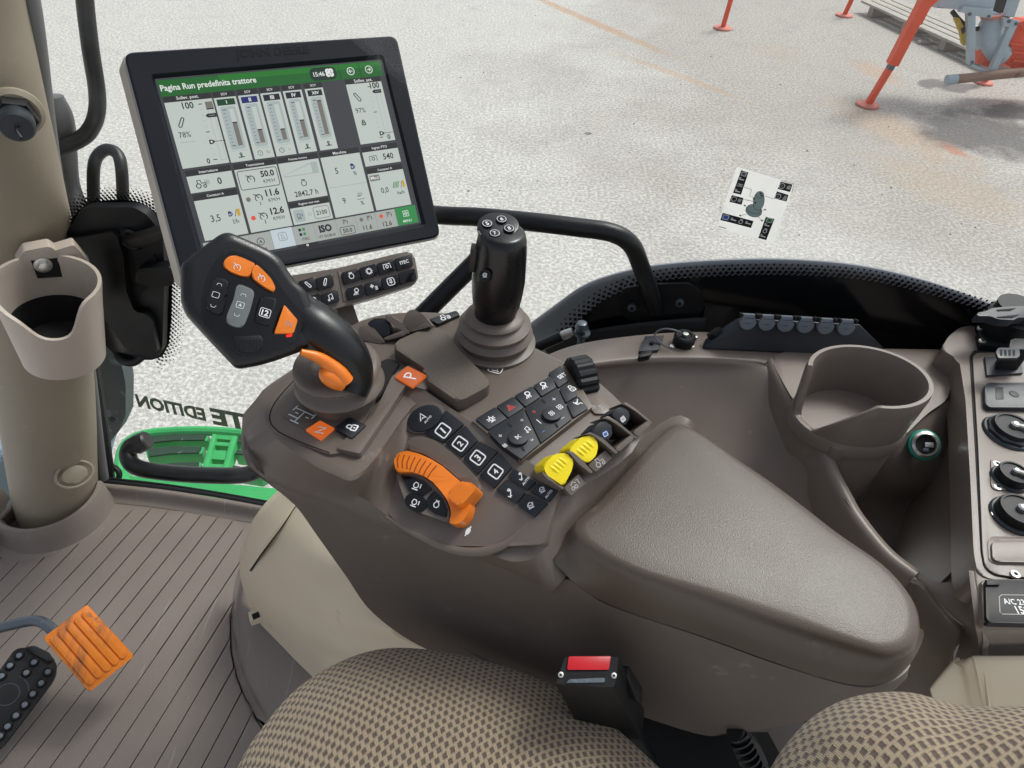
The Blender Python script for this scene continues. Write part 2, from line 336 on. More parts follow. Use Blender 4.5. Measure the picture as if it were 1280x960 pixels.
M = dict(
 brown=mat("brown_plastic", (100, 90, 82), .38, bump=(1400, .2), var=(14, .05), dirt=(26, (132, 123, 113), .10)),
 brown2=mat("brown_trim", (104, 94, 86), .34, bump=(1400, .2), var=(18, .04)),
 grain=mat("textured_pad", (97, 88, 79), .6, bump=(1100, .9), var=(30, .05)),
 leather=mat("grained_vinyl", (84, 74, 65), .34, bump=(1000, .26), var=(12, .05), dirt=(20, (112, 104, 96), .08)),
 taupe=mat("taupe_plastic", (121, 110, 101), .34, bump=(1200, .2), var=(9, .05), dirt=(50, (165, 157, 148), .03)),
 beige=mat("beige_plastic", (146, 136, 118), .5, bump=(900, .3), var=(7, .05), dirt=(20, (172, 163, 147), .08)),
 cup=mat("pale_beige_plastic", (181, 169, 156), .42, bump=(1100, .25), var=(9, .04)),
 cream=mat("cream_plastic", (216, 202, 176), .5, bump=(900, .3), var=(6, .05), dirt=(14, (186, 172, 148), .1)),
 mat_=mat("mat_rubber", (128, 118, 110), .52, bump=(700, .3), var=(8, .07), dirt=(22, (168, 160, 152), .03), streak=(-.19, 95, 4.5, (176, 178, 180), .10)),
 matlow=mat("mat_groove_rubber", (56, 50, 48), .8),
 black=mat("black_plastic", (15, 17, 20), .45, spec=.35, bump=(1500, .2), var=(20, .08)),
 soft=mat("soft_black_grip", (16, 17, 20), .30, spec=.5, bump=(900, .15), var=(25, .1)),
 satin=mat('satin_black', (14, 15, 17), .27, bump=(900, .08), var=(25, .1)),
 gloss=mat("gloss_black", (12, 13, 15), .15, var=(30, .1)),
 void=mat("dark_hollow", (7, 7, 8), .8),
 rail=mat("black_powder_coat", (17, 20, 22), .36, spec=.4, bump=(600, .3), var=(30, .1)),
 button=mat("button_rubber", (25, 30, 36), .48, bump=(1500, .2), var=(30, .06)),
 bezel=mat("dark_blue_bezel", (14, 20, 29), .5, spec=.3, bump=(1500, .15), var=(20, .05)),
 silver=mat("champagne_shell", (172, 166, 156), .35, metal=.2, var=(20, .04)),
 orange=mat("orange_plastic", (232, 124, 28), .32, bump=(900, .1), var=(25, .06), coat=.15),
 pedal=mat("orange_pedal_rubber", (229, 128, 26), .5, bump=(500, .3), var=(25, .1), dirt=(40, (140, 92, 56), .12), streak=(.72, 60, 7, (134, 84, 52), .27)),
 glow=mat("orange_lit_label", (236, 112, 40), .4, emit=.5),
 redled=mat("red_lamp", (255, 45, 25), .4, emit=1.0),
 greyb=mat("grey_gloss_button", (106, 112, 112), .18, var=(30, .05)),
 yellow=mat("yellow_plastic", (244, 220, 24), .36, bump=(900, .1), var=(30, .04)),
 red=mat("red_plastic", (205, 28, 38), .35, var=(40, .05)),
 white=mat("white_print", (232, 235, 236), .6),
 pale=mat("pale_print", (176, 172, 168), .6),
 redp=mat("red_print", (226, 70, 62), .6), bluep=mat("blue_print", (70, 140, 220), .6),
 steel=mat("zinc_steel", (205, 205, 200), .3, metal=.9, var=(60, .1)),
 worn=mat("worn_steel", (96, 104, 112), .4, metal=.6, bump=(200, .4), dirt=(60, (176, 184, 190), .12)),
 teal=mat("teal_ring", (24, 140, 120), .4),
 capgrey=mat("cap_grey_plastic", (104, 112, 120), .4, bump=(900, .2), var=(40, .08)),
 socket=mat("grey_socket_plastic", (44, 50, 56), .4, bump=(900, .2), var=(40, .1)),
 green=mat("green_paint", (58, 172, 96), .36, bump=(150, .2), var=(12, .08), dirt=(35, (120, 190, 140), .05)),
 grip=mat("grit_strip", (36, 66, 50), .9, bump=(300, 1), dirt=(70, (150, 170, 155), .1)),
 fender=mat("fender_plastic", (128, 132, 140), .32, bump=(300, .2), var=(6, .1), dirt=(30, (126, 130, 136), .06)),
 redpaint=mat("orange_red_paint", (232, 84, 42), .42, bump=(120, .2), var=(8, .08), dirt=(9, (150, 92, 66), .03)),
 pad=mat("faded_red_paint", (205, 120, 104), .6, var=(12, .1), dirt=(14, (150, 110, 92), .1)),
 galv=mat("grey_blue_paint", (172, 186, 194), .45, bump=(80, .2), var=(6, .08), dirt=(10, (140, 132, 120), .05)),
 pipe=mat("rusty_pipe", (148, 118, 100), .75, bump=(120, .5), var=(10, .15), dirt=(10, (120, 76, 56), .16)),
 wood=mat("weathered_wood", (176, 170, 160), .85, bump=(60, .6), var=(6, .15), dirt=(12, (120, 112, 100), .1)),
 outer=mat("mottled_outer_panel", (74, 88, 90), .5, var=(5, .2), dirt=(7, (176, 194, 214), .16)),  # pale blue noise patches over dark teal
 seal=mat("rubber_seal", (22, 24, 26), .55, var=(30, .1)),
 grey=mat("grey_trim", (112, 112, 114), .5, var=(20, .05)),
 hazard=mat("yellow_band", (190, 160, 50), .6, var=(20, .1)),
 paper=mat("sticker_paper", (214, 214, 210), .5), ink=mat("black_ink", (22, 22, 22), .5), olive=mat("olive_lettering", (92, 112, 84), .5),
 pic=mat("grey_green_ink", (150, 170, 168), .5), sgreen=mat("green_ink", (40, 120, 60), .5), sblue=mat("blue_ink", (50, 100, 170), .5), line=mat("line_ink", (90, 90, 90), .5),
)
def scr(n, c, e=.62): return mat(n, c, .18, emit=e)
S = dict(bg=scr("screen_dark", (66, 68, 72), .6), panel=scr("screen_panel", (203, 212, 205)), head=scr("screen_title", (42, 42, 42)), hdr=scr("screen_green", (26, 104, 36)), hdr2=scr("screen_green_light", (36, 124, 38)),
 ink=scr("screen_ink", (28, 30, 40)), wht=scr("screen_white", (240, 245, 240)), mid=scr("screen_mid", (176, 188, 188)), tan=scr("screen_bar", (126, 120, 112)), navy=scr("screen_navy", (22, 38, 110)),
 dkg=scr("screen_deep_green", (18, 66, 32)), menu=scr("screen_menu", (52, 146, 78)), btn=scr("screen_button", (176, 182, 176)), led=scr("screen_red", (240, 90, 60)), amber=scr("screen_amber", (214, 170, 40)), ltb=scr("screen_lit_button", (206, 220, 226)), pill=scr("screen_pill", (16, 50, 28)), faint=scr("screen_faint", (150, 160, 160)))
def make_glass():
    m = bpy.data.materials.new("window_glass"); m.use_nodes = True; n = m.node_tree.nodes; l = m.node_tree.links; n.clear()
    o = n.new('ShaderNodeOutputMaterial'); mx = n.new('ShaderNodeMixShader'); t = n.new('ShaderNodeBsdfTransparent'); g = n.new('ShaderNodeBsdfGlossy'); lw = n.new('ShaderNodeLayerWeight'); pw = n.new('ShaderNodeMath'); f = n.new('ShaderNodeMath')
    t.inputs[0].default_value = (.96, .975, .97, 1); g.inputs['Roughness'].default_value = .02; lw.inputs[0].default_value = .5; pw.operation = 'POWER'; pw.inputs[1].default_value = 5; f.operation = 'MULTIPLY_ADD'; f.inputs[1].default_value = .4; f.inputs[2].default_value = .012; l.new(lw.outputs['Facing'], pw.inputs[0]); l.new(pw.outputs[0], f.inputs[0])
    l.new(f.outputs[0], mx.inputs[0]); l.new(t.outputs[0], mx.inputs[1]); l.new(g.outputs[0], mx.inputs[2]); dd = n.new('ShaderNodeBsdfDiffuse'); dd.inputs[0].default_value = (.8, .8, .78, 1); m2 = n.new('ShaderNodeMixShader'); tc = n.new('ShaderNodeTexCoord'); x = n.new('ShaderNodeTexNoise'); x.inputs['Scale'].default_value = 14; x.inputs['Detail'].default_value = 8; x.inputs['Roughness'].default_value = .7; l.new(tc.outputs['Object'], x.inputs['Vector'])
    r = n.new('ShaderNodeMapRange'); r.inputs['From Min'].default_value = .4; r.inputs['From Max'].default_value = .8; r.inputs['To Min'].default_value = .004; r.inputs['To Max'].default_value = .05; l.new(x.outputs['Fac'], r.inputs['Value'])    # dust film
    l.new(r.outputs['Result'], m2.inputs[0]); l.new(mx.outputs[0], m2.inputs[1]); l.new(dd.outputs[0], m2.inputs[2]); l.new(m2.outputs[0], o.inputs[0]); return m
M['glass'] = make_glass()
def make_film():
    m = bpy.data.materials.new('sticker_film'); m.use_nodes = True; n = m.node_tree.nodes; l = m.node_tree.links; n.clear()
    o = n.new('ShaderNodeOutputMaterial'); mx = n.new('ShaderNodeMixShader'); t = n.new('ShaderNodeBsdfTransparent'); g = n.new('ShaderNodeBsdfTranslucent'); g.inputs[0].default_value = (.8, .8, .78, 1); mx.inputs[0].default_value = .55
    l.new(t.outputs[0], mx.inputs[1]); l.new(g.outputs[0], mx.inputs[2]); l.new(mx.outputs[0], o.inputs[0]); return m
M['paper'] = make_film()
def make_fabric():
    """two-tone knit: dark cells staggered between pale ribs, laid out in metres on the cloth attribute"""
    m = bpy.data.materials.new("knit_fabric"); m.use_nodes = True; n = m.node_tree.nodes; l = m.node_tree.links; b = n["Principled BSDF"]
    b.inputs['Roughness'].default_value = .95; b.inputs['Specular IOR Level'].default_value = .15; b.inputs['Sheen Weight'].default_value = .2
    def op(o, *a):
        q = n.new('ShaderNodeMath'); q.operation = o
        for k, v in enumerate(a):
            if isinstance(v, (int, float)): q.inputs[k].default_value = v
            else: l.new(v, q.inputs[k])
        return q.outputs[0]
    def mr(src, a, c, lo=0, hi=1):
        r = n.new('ShaderNodeMapRange'); r.interpolation_type = 'SMOOTHSTEP'
        for k, v in zip(('From Min', 'From Max', 'To Min', 'To Max'), (a, c, lo, hi)): r.inputs[k].default_value = v
        l.new(src, r.inputs['Value']); return r.outputs['Result']
    a = n.new('ShaderNodeAttribute'); a.attribute_name = 'cloth'; sp = n.new('ShaderNodeSeparateXYZ')
    nz = n.new('ShaderNodeTexNoise'); nz.inputs['Scale'].default_value = 260; l.new(a.outputs['Vector'], nz.inputs['Vector'])
    wv = n.new('ShaderNodeVectorMath'); wv.operation = 'MULTIPLY_ADD'; wv.inputs[1].default_value = (.0016, .0016, 0); l.new(nz.outputs['Color'], wv.inputs[0]); l.new(a.outputs['Vector'], wv.inputs[2]); l.new(wv.outputs[0], sp.inputs[0])
    u, v = op('DIVIDE', sp.outputs[0], .0074), op('DIVIDE', sp.outputs[1], .0052); row = op('FLOOR', v); fv = op('FRACT', v)
    fu = op('FRACT', op('ADD', u, op('MULTIPLY', op('MODULO', op('ABSOLUTE', row), 2), .5)))
    du, dv = op('DIVIDE', op('ABSOLUTE', op('SUBTRACT', fu, .5)), .27), op('DIVIDE', op('ABSOLUTE', op('SUBTRACT', fv, .5)), .36)
    d = op('MAXIMUM', du, dv); fine = n.new('ShaderNodeTexNoise'); fine.inputs['Scale'].default_value = 1500; l.new(a.outputs['Vector'], fine.inputs['Vector'])
    d = op('ADD', d, op('MULTIPLY', op('SUBTRACT', fine.outputs['Fac'], .5), .5)); k = mr(d, 1.3, .65)
    yarn = op('MULTIPLY_ADD', op('SINE', op('MULTIPLY', sp.outputs[0], 5100)), .5, .5); stitch = op('MULTIPLY_ADD', op('SINE', op('MULTIPLY', sp.outputs[1], 3600)), .5, .5)
    h = n.new('ShaderNodeMix'); h.data_type = 'RGBA'; h.inputs['A'].default_value = (*lin((168, 153, 128)), 1); h.inputs['B'].default_value = (*lin((104, 90, 82)), 1); l.new(k, h.inputs['Factor'])
    h2 = n.new('ShaderNodeMix'); h2.data_type = 'RGBA'; h2.blend_type = 'MULTIPLY'; h2.inputs['Factor'].default_value = 1; l.new(h.outputs['Result'], h2.inputs['A']); l.new(op('MULTIPLY_ADD', op('MULTIPLY', yarn, stitch), .3, .82), h2.inputs['B']); l.new(h2.outputs['Result'], b.inputs['Base Color'])
    hgt = op('ADD', op('MULTIPLY', k, -1.0), op('MULTIPLY', op('MULTIPLY', yarn, stitch), .45)); bp = n.new('ShaderNodeBump'); bp.inputs['Strength'].default_value = .9; bp.inputs['Distance'].default_value = .0014; l.new(hgt, bp.inputs['Height']); l.new(bp.outputs['Normal'], b.inputs['Normal'])
    return m
M['fabric'] = make_fabric()

# ---------------------------------------------------------------- the setting
G = -1.4
OIL = atz(1225, 165, G); MACH = atz(1180, 60, G)
def make_ground():
    m = bpy.data.materials.new("yard_concrete"); m.use_nodes = True; n = m.node_tree.nodes; l = m.node_tree.links; b = n["Principled BSDF"]; b.inputs['Roughness'].default_value = .85
    tc = n.new('ShaderNodeTexCoord')
    def noise(s, d=4, ro=.5, src=None):
        x = n.new('ShaderNodeTexNoise'); x.inputs['Scale'].default_value = s; x.inputs['Detail'].default_value = d; x.inputs['Roughness'].default_value = ro; l.new(src or tc.outputs['Object'], x.inputs['Vector']); return x
    def mr(src, a, b_, c=0, d=1):
        r = n.new('ShaderNodeMapRange'); r.interpolation_type = 'SMOOTHSTEP'
        for k, v in zip(('From Min', 'From Max', 'To Min', 'To Max'), (a, b_, c, d)): r.inputs[k].default_value = v
        l.new(src, r.inputs['Value']); return r.outputs['Result']
    def mix(f, a, c2, mode='MIX', fac=1):
        h = n.new('ShaderNodeMix'); h.data_type = 'RGBA'; h.blend_type = mode
        if isinstance(f, float): h.inputs['Factor'].default_value = f
        else: l.new(f, h.inputs['Factor'])
        for k, v in (('A', a), ('B', c2)):
            if isinstance(v, tuple): h.inputs[k].default_value = (*lin(v), 1)
            else: l.new(v, h.inputs[k])
        return h.outputs['Result']
    def mul(a, b_):
        q = n.new('ShaderNodeMath'); q.operation = 'MULTIPLY'
        for i, v in enumerate((a, b_)):
            if isinstance(v, (int, float)): q.inputs[i].default_value = v
            else: l.new(v, q.inputs[i])
        return q.outputs[0]
    def near(c, sx, sy, rot, warp, lo, hi):
        """soft-edged irregular blot round a place in the yard"""
        mp = n.new('ShaderNodeMapping'); mp.vector_type = 'TEXTURE'; mp.inputs['Location'].default_value = (c.x, c.y, 0); mp.inputs['Rotation'].default_value = (0, 0, rot); mp.inputs['Scale'].default_value = (sx, sy, 1); l.new(tc.outputs['Object'], mp.inputs['Vector'])
        ln = n.new('ShaderNodeVectorMath'); ln.operation = 'LENGTH'; l.new(mp.outputs[0], ln.inputs[0])
        x = noise(warp, 6, .6); s_ = n.new('ShaderNodeMath'); s_.operation = 'MULTIPLY_ADD'; s_.inputs[1].default_value = 1.3; l.new(x.outputs['Fac'], s_.inputs[0]); l.new(ln.outputs['Value'], s_.inputs[2])
        return mr(s_.outputs[0], hi + .65, lo + .65)
    fine = noise(38, 3, .6); fine2 = noise(105, 3, .6); big = noise(.5, 5, .6); mid = noise(3, 5, .6)
    c = mix(mr(fine.outputs['Fac'], .38, .66), (174, 171, 164), (220, 218, 212))
    c = mix(mul(mr(fine2.outputs['Fac'], .52, .7), .55), c, (240, 240, 240))
    c = mix(mul(mr(fine2.outputs['Fac'], .46, .34), .5), c, (150, 149, 146))
    c = mix(mul(mr(mid.outputs['Fac'], .5, .75), .3), c, (160, 158, 154))
    c = mix(mul(mr(big.outputs['Fac'], .45, .65), .3), c, (188, 184, 178))
    traf = near(atz(1160, 30, G), 4.2, 7.5, -.55, .7, .62, 1.25)
    c = mix(mul(traf, .6), c, (196, 190, 184), 'MULTIPLY')
    c = mix(mul(mr(noise(9, 6, .7).outputs['Fac'], .56, .72), .35), c, (150, 146, 140))
    c = mix(mul(mr(noise(1.3, 8, .75).outputs['Fac'], .6, .66), .22), c, (128, 122, 116))
    for (u, v, sx, sy, rot, k, col) in [(735, 25, .11, 2.0, .62, .55, (182, 138, 88)), (850, 95, .09, 1.1, .75, .35, (186, 146, 98)), (1125, 165, .4, 1.0, .5, .32, (188, 150, 106)), (1190, 235, .5, .9, .6, .22, (186, 152, 104)), (1095, 90, .25, .5, .2, .35, (186, 140, 96)), (1190, 187, .1, .18, .3, .6, (180, 110, 80)), (970, 65, .35, .5, .4, .15, (180, 150, 110))]:
        c = mix(mul(near(atz(u, v, G), sx, sy, rot, 5, .35, 1.1), k), c, col)
    oil = near(OIL, .95, .8, .5, 2.2, .4, .85); c = mix(mul(oil, .7), c, (58, 56, 57))
    for (u, v, sx, sy) in [(1195, 110, .35, .2), (1260, 330 - 190, .5, .3), (1168, 105, .3, .2), (735, 167, .05, .04)]:
        c = mix(mul(near(atz(u, v, G), sx, sy, .4, 4, .5, .85), .65), c, (66, 64, 65))
    l.new(c, b.inputs['Base Color'])
    u = n.new('ShaderNodeBump'); u.inputs['Strength'].default_value = .5; u.inputs['Distance'].default_value = .01; l.new(fine.outputs['Fac'], u.inputs['Height']); l.new(u.outputs['Normal'], b.inputs['Normal'])
    return m
mb = MB(); s = 150; mb.add([V((-s, -s, G)), V((s, -s, G)), V((s, s, G)), V((-s, s, G))], [(0, 1, 2, 3)], make_ground()); mb.build('yard_ground', kind='structure', origin=(0, 0, G))

# glass wall of the cab: a vertical plane along the door sill
GL = Pl((-.877, .921, 0), (-.042, -.377, 0), (.377, -.042, 0))

# ---------------------------------------------------------------- machine in the yard
def hopper():
    t = thing('hopper_machine', atz(1150, 40, G), "orange and grey yard machine standing on splayed orange jack legs with round foot pads", "farm machine")
    def yp(u, v, y): r = ray(u, v); return CAM + r * (y / r.y)
    def leg(pu, pv, mu, mv, tu, tv, wd, two=True):
        b = MB(); p = atz(pu, pv, G); mid = yp(mu, mv, p.y); top = yp(tu, tv, p.y); d = (top - p).normalized(); x = V((0, 1, 0)).cross(d).normalized(); y = d.cross(x)
        if two:
            b.box((p + mid) / 2, x * wd * .6, y * wd * .6, (mid - p) / 2, M['redpaint'], .006)
            b.box(mid + d * .01, x * wd * .62, y * wd * .62, d * .03, M['worn'])
            b.box((mid + top) / 2 + d * .03, x * wd, y * wd, (top - mid) / 2, M['redpaint'], .008)
        else: b.tube([p, top], wd, M['redpaint'], n=14)
        o = b.build('leg', t)
        q = MB(); q.lathe(p, UP, [(0, .0), (.115, 0), (.12, .012), (.11, .022), (.04, .03), (0, .03)], M['pad'], 28); q.build('foot_pad', o)
    leg(1084, 132, 1113, 84, 1172, -30, .048); leg(903, 36, 911, 8, 922, -30, .032, False); leg(1055, 20, 1064, 2, 1078, -30, .032, False)
    y = atz(1084, 132, G).y + .15
    b = MB()                                   # gusset at the top of the near leg
    b.prism(Pl(yp(1160, 5, y), (0, -1, 0)), [Pl(yp(1160, 5, y), (0, -1, 0)).loc(a, c) for a, c in [(1152, 32), (1163, 9), (1174, 0), (1172, -20), (1152, -20)]], -.03, 0, M['redpaint'], .004); b.build('gusset', t)
    fr = Pl(yp(1220, 40, y), (0, -1, .15))
    b = MB()
    b.slab(fr, [(1171, 10), (1206, 12), (1240, 23), (1241, 9), (1250, -20), (1176, -20)], -.5, -.05, M['galv'], bev=.01); b.build('hopper_body', t)
    b = MB()
    for a in ([(1210, 14), (1220, 16), (1219, 79), (1211, 81)], [(1263, 30), (1271, 33), (1245, 92), (1238, 89)], [(1205, 8), (1242, 12), (1238, 24), (1200, 15)], [(1216, 80), (1243, 91), (1240, 95), (1213, 83)], [(1254, 21), (1275, 26), (1270, 36), (1255, 33)], [(1270, -20), (1282, -20), (1268, 22), (1257, 20)]):
        b.slab(fr, a, -.06, 0, M['galv'], bev=.006)
    b.build('frame', t)
    b = MB(); P = [fr.hit(a, c, -.18) for a, c in [(1248, 18), (1240, 30), (1236, 46), (1241, 60), (1252, 72)]]
    b.tube(P, [.11, .115, .13, .125, .11], M['galv'], n=20); b.build('elbow_pipe', t)
    b = MB(); c = fr.hit(1244, 22, -.16); b.lathe(c, (fr.hit(1246, 14, -.16) - c), [(0, 0), (.13, 0), (.13, .03), (0, .03)], M['pad'], 24); b.build('pipe_flange', t)
    b = MB(); b.slab(fr, [(1193, 22), (1199, 22), (1211, 45), (1206, 58), (1203, 55), (1201, 42)], -.10, -.06, M['hazard'], bev=.004); b.slab(fr, [(1201, 36), (1206, 33), (1209, 38), (1203, 43)], -.08, -.055, M['ink']); b.build('striped_lever', t)
    b = MB(); b.slab(fr, [(1226, 58), (1245, 72), (1240, 86), (1222, 80)], -.25, -.12, M['redpaint'], bev=.01); b.build('lower_flange', t)
    b = MB()
    b.slab(fr, [(1264, 56), (1280, 30), (1330, 20), (1330, 95), (1268, 88), (1258, 80)], -.45, -.12, M['redpaint'], r=.02, bev=.02)
    for k in range(4): b.slab(fr, [(1263 + k * 2, 52 + k * 11), (1300, 58 + k * 9), (1300, 62 + k * 9), (1262 + k * 2, 56 + k * 11)], -.13, -.09, M['redpaint'], bev=.008)
    b.slab(fr, [(1276, 28), (1284, 24), (1284, 36), (1278, 38)], -.3, -.1, M['redpaint'], bev=.01); b.build('gearbox', t)
    b = MB(); b.tube([fr.hit(1190, 14, -.2), fr.hit(1200, 26, -.12), fr.hit(1214, 36, -.16), fr.hit(1232, 34, -.2)], .022, M['seal'], 6, 10); b.build('hose', t)
    for u, v in [(1213, 18), (1237, 21), (1262, 27), (1271, 30), (1216, 78), (1241, 90), (1160, 8)]:
        b = MB(); b.disc(fr, (u, v), .016, 0, .016, M['worn'], .003, 6); b.build('bolt', t)
    b = MB(); b.slab(fr, [(1243, 0), (1258, -12), (1266, 8), (1262, 18), (1244, 18)], -.4, -.2, M['ink']); b.build('underbody_shade', t)  # black slab standing in for the shade under the machine body
    p = atz(1229, 104, G); b = MB(); b.lathe(p, UP, [(0, 0), (.10, 0), (.105, .012), (.095, .022), (.04, .03), (.04, .25), (0, .25)], M['pad'], 24); b.build('foot_pad', t)
hopper()
def outlet():
    a, c = atz(1184, 100, G + .28), atz(1320, 86, G + .42); b = MB(); b.tube([a, c], .045, M['pipe'], n=18)
    d = (c - a).normalized(); b.tube([a - d * .005, a + d * .09], .05, M['galv'], n=18)
    o = b.build('rusty_pipe'); tag(o, "long rusty pipe with a pale end lying beneath the orange machine", "pipe")
outlet()
def pallet():
    t = thing('timber_pallet', atz(1150, 30, G), "weathered grey timber pallet lying behind the orange machine legs", "pallet")
    A, B = atz(1078, 2, G + .14), atz(1250, 80, G + .14); d = (B - A).normalized(); q = V((-d.y, d.x, 0)); L = (B - A).length
    for k, off in enumerate((0, .16, .32, .48)):
        b = MB(); b.box((A + B) / 2 + q * (off + .055), d * (L / 2 + random.uniform(0, .06)), q * .065, UP * .013, M['wood'], .003); b.build('board', t)
    for k in range(4):
        b = MB(); b.box(A + d * (L * (.08 + .28 * k)) + q * .26 - UP * .075, d * .05, q * .24, UP * .06, M['wood'], .004); b.build('block', t)
pallet()
for k, (u, v, a, ln) in enumerate([(1156, 55, .1, .1), (1148, 44, -.5, .13)]):
    b = MB(); p = atz(u, v, G); d = V((math.cos(a), math.sin(a), 0)); b.box(p + UP * (.02 if k == 0 else .008), d * ln, V((-d.y, d.x, 0)) * (.028 if k == 0 else .012), UP * (.018 if k == 0 else .007), M['wood'], .004)
    o = b.build('wood_offcut'); tag(o, ["short thick wood offcut on the concrete right of the near orange leg", "thin splinter of wood on the concrete nearest the pallet"][k], "wood scrap", "wood scraps on the yard concrete")

def grit():
    b = MB(); rg = random.Random(3)
    for k in range(80):
        u, v = rg.uniform(560, 1290), rg.uniform(-10, 300); p = atz(u, v, G)
        if v < 0 and u < 700: continue
        r = rg.choice((.008, .01, .014)) * rg.uniform(.6, 1.2); P = [V((rg.uniform(.6, 1) * math.cos(a), rg.uniform(.6, 1) * math.sin(a), 0)) * r for a in (0, 1.2, 2.5, 3.8, 5.1)]
        b.add([p + q for q in P] + [p + q * .5 + UP * r * .7 for q in P], [(0, 1, 6, 5), (1, 2, 7, 6), (2, 3, 8, 7), (3, 4, 9, 8), (4, 0, 5, 9), (5, 6, 7, 8, 9)], M['wood'])
    b.build('loose_grit', kind='stuff')
grit()
# ---------------------------------------------------------------- boarding step below the door
def step():
    ST = Z(-.42); t = thing('boarding_step', ST.hit(250, 570), "bright green steel boarding step with gritty tread strips outside the door sill", "step")
    b = MB()
    b.tube([ST.hit(a, c) for a, c in [(148, 612), (150, 578), (157, 556), (178, 544), (215, 539.5), (265, 539), (310, 543), (350, 550)]], .016, M['green'], n=10); b.build('rim', t)
    for a in ([(180, 547), (220, 543), (262, 544), (259, 551), (220, 551), (184, 555)], [(182, 562), (215, 558), (256, 559), (252, 567), (215, 568), (184, 572)], [(190, 582), (225, 578), (252, 578), (250, 590), (220, 588), (192, 588)], [(297, 546), (330, 548), (328, 556), (296, 554)], [(290, 582), (335, 590), (325, 596), (287, 590)], [(296, 563), (318, 566), (312, 570), (293, 568)]):
        b = MB(); b.slab(ST, a, -.05, -.002, M['green'], r=.004, bev=.003); o = b.build('tread', t)
        g = MB(); P = ST.P(a, 0); c = sum(P, V((0, 0))) / len(P); g.prism(ST, [c + (p - c) * .9 for p in P], -.002, .004, M['grip']); g.build('grit_strip', o)
    for a in ([(265, 541), (271, 542), (258, 594), (249, 592)], [(289, 543), (297, 544), (283, 592), (275, 592)]):
        b = MB(); b.slab(ST, a, -.03, .012, M['green'], bev=.008); b.build('upright', t)
    for a in ([(267, 542), (293, 544), (291, 550), (265, 548)], [(263, 551), (289, 553), (287, 558), (262, 556)], [(260, 562), (284, 563), (281, 575), (257, 573)], [(256, 579), (280, 580), (278, 590), (254, 588)]):
        b = MB(); b.slab(ST, a, -.03, .004, M['green'], bev=.004); b.build('rung', t)
    b = MB(); b.slab(ST, [(152, 592), (200, 600), (300, 606), (362, 612), (356, 650), (150, 640)], -.04, -.012, M['green'], bev=.004); b.build('side_plate', t)
    b = MB(); b.slab(ST, [(150, 562), (153, 562), (162, 600), (160, 625), (149, 625)], -.06, .004, M['green'], bev=.004); b.build('end_plate', t)
    b = MB(); H = lambda u, v, d: atd(u, v, d)
    b.tube([H(175, 554, 1.50), H(165, 557, 1.5), H(160, 568, 1.5), (H(166, 581, 1.49)), H(186, 588, 1.48), H(235, 593, 1.47), H(295, 594.5, 1.46), H(320, 589, 1.46), H(345, 572, 1.46)], .0180, M['rail'], n=16)
    b.lathe(H(175, 554, 1.5), H(182, 551, 1.5) - H(170, 556, 1.5), [(0, -.008), (.022, -.008), (.022, .016), (.018, .02), (0, .02)], M['rail'], 20)
    o = b.build('step_grab_handle'); tag(o, "thick black tubular grab handle above the green boarding step", "grab handle")
step()
b = MB(); b.patch([[atd(-60, 380, 1.75), atd(10, 380, 1.75), atd(40, 380, 1.75)], [atd(-60, 540, 1.8), atd(14, 540, 1.8), atd(60, 540, 1.8)], [atd(-60, 700, 1.7), atd(40, 660, 1.7), atd(60, 640, 1.7)]], M['outer'], thick=.02)
o = b.build('outer_fender_panel'); tag(o, "mottled blue-grey panel outside, left of the cab pillar foot", "body panel")

# ---------------------------------------------------------------- window: pane, printed black border and its dots
def window():
    t = thing('side_window', GL.hit(640, 400), "large clear cab side window with a black printed dotted border along its lower edge", "window")
    b = MB(); c = [GL.hit(104, 640), GL.hit(300, 640), GL.hit(640, 640)]
    x0, x1 = -.72, 1.35
    poly = [V((-.06, 0)), V((2.3, 0)), V((2.3, 1.9)), V((.50, 1.9)), V((.22, 1.0))]
    b.prism(GL, poly, -.006, 0, M['glass']); b.build('pane', t)
    top = [(690, 447), (702, 430), (712, 414), (728, 397), (750, 379), (775, 366), (800, 357), (840, 350), (900, 346), (960, 344.5), (1020, 346), (1080, 351), (1130, 361), (1180, 374), (1220, 386), (1246, 393), (1275, 390), (1310, 384)]
    b = MB(); b.slab(GL, top + [(1310, 470), (1000, 470), (690, 470)], .0005, .0015, M['gloss']); b.build('printed_border', t)
    b = MB()
    def dots(line, closed, rows, stp, r0, sgn=1):
        P = crs([V((a, c)) for a, c in line], 10, closed); L = [0]
        for a, c in zip(P, P[1:]): L.append(L[-1] + (c - a).length)
        n = int(L[-1] / stp); j = 0
        for r in range(rows):
            j = 0
            for i in range(n):
                s = (i + .5 * (r % 2)) * stp
                while j < len(L) - 2 and L[j + 1] < s: j += 1
                d = (P[j + 1] - P[j]).normalized(); p = P[j] + d * (s - L[j]); q = p + V((d.y, -d.x)) * sgn * (r + .1) * stp * .62
                cc = GL.loc(q.x, q.y); h = r0 * (1.12 - r * (.85 / rows)); e = GL.loc(q.x + d.x, q.y + d.y) - cc; e.normalize(); f = V((-e.y, e.x))
                b.flat(GL, [cc + e * h, cc + f * h, cc - e * h, cc - f * h], M['gloss'], .0012)
    dots(top, False, 4, 7.4, .0040)
    br = [(70, 330), (80, 290), (96, 264), (110, 254), (140, 250), (170, 252), (190, 262), (204, 278), (212, 310), (215, 360), (214, 400), (211, 430), (203, 446), (190, 450)]
    b.slab(GL, br + [(150, 450), (100, 400)], .0005, .0015, M['gloss'])
    dots(br, False, 6, 5.0, .0030)
    b.build('border_dots', t, kind='stuff')
window()
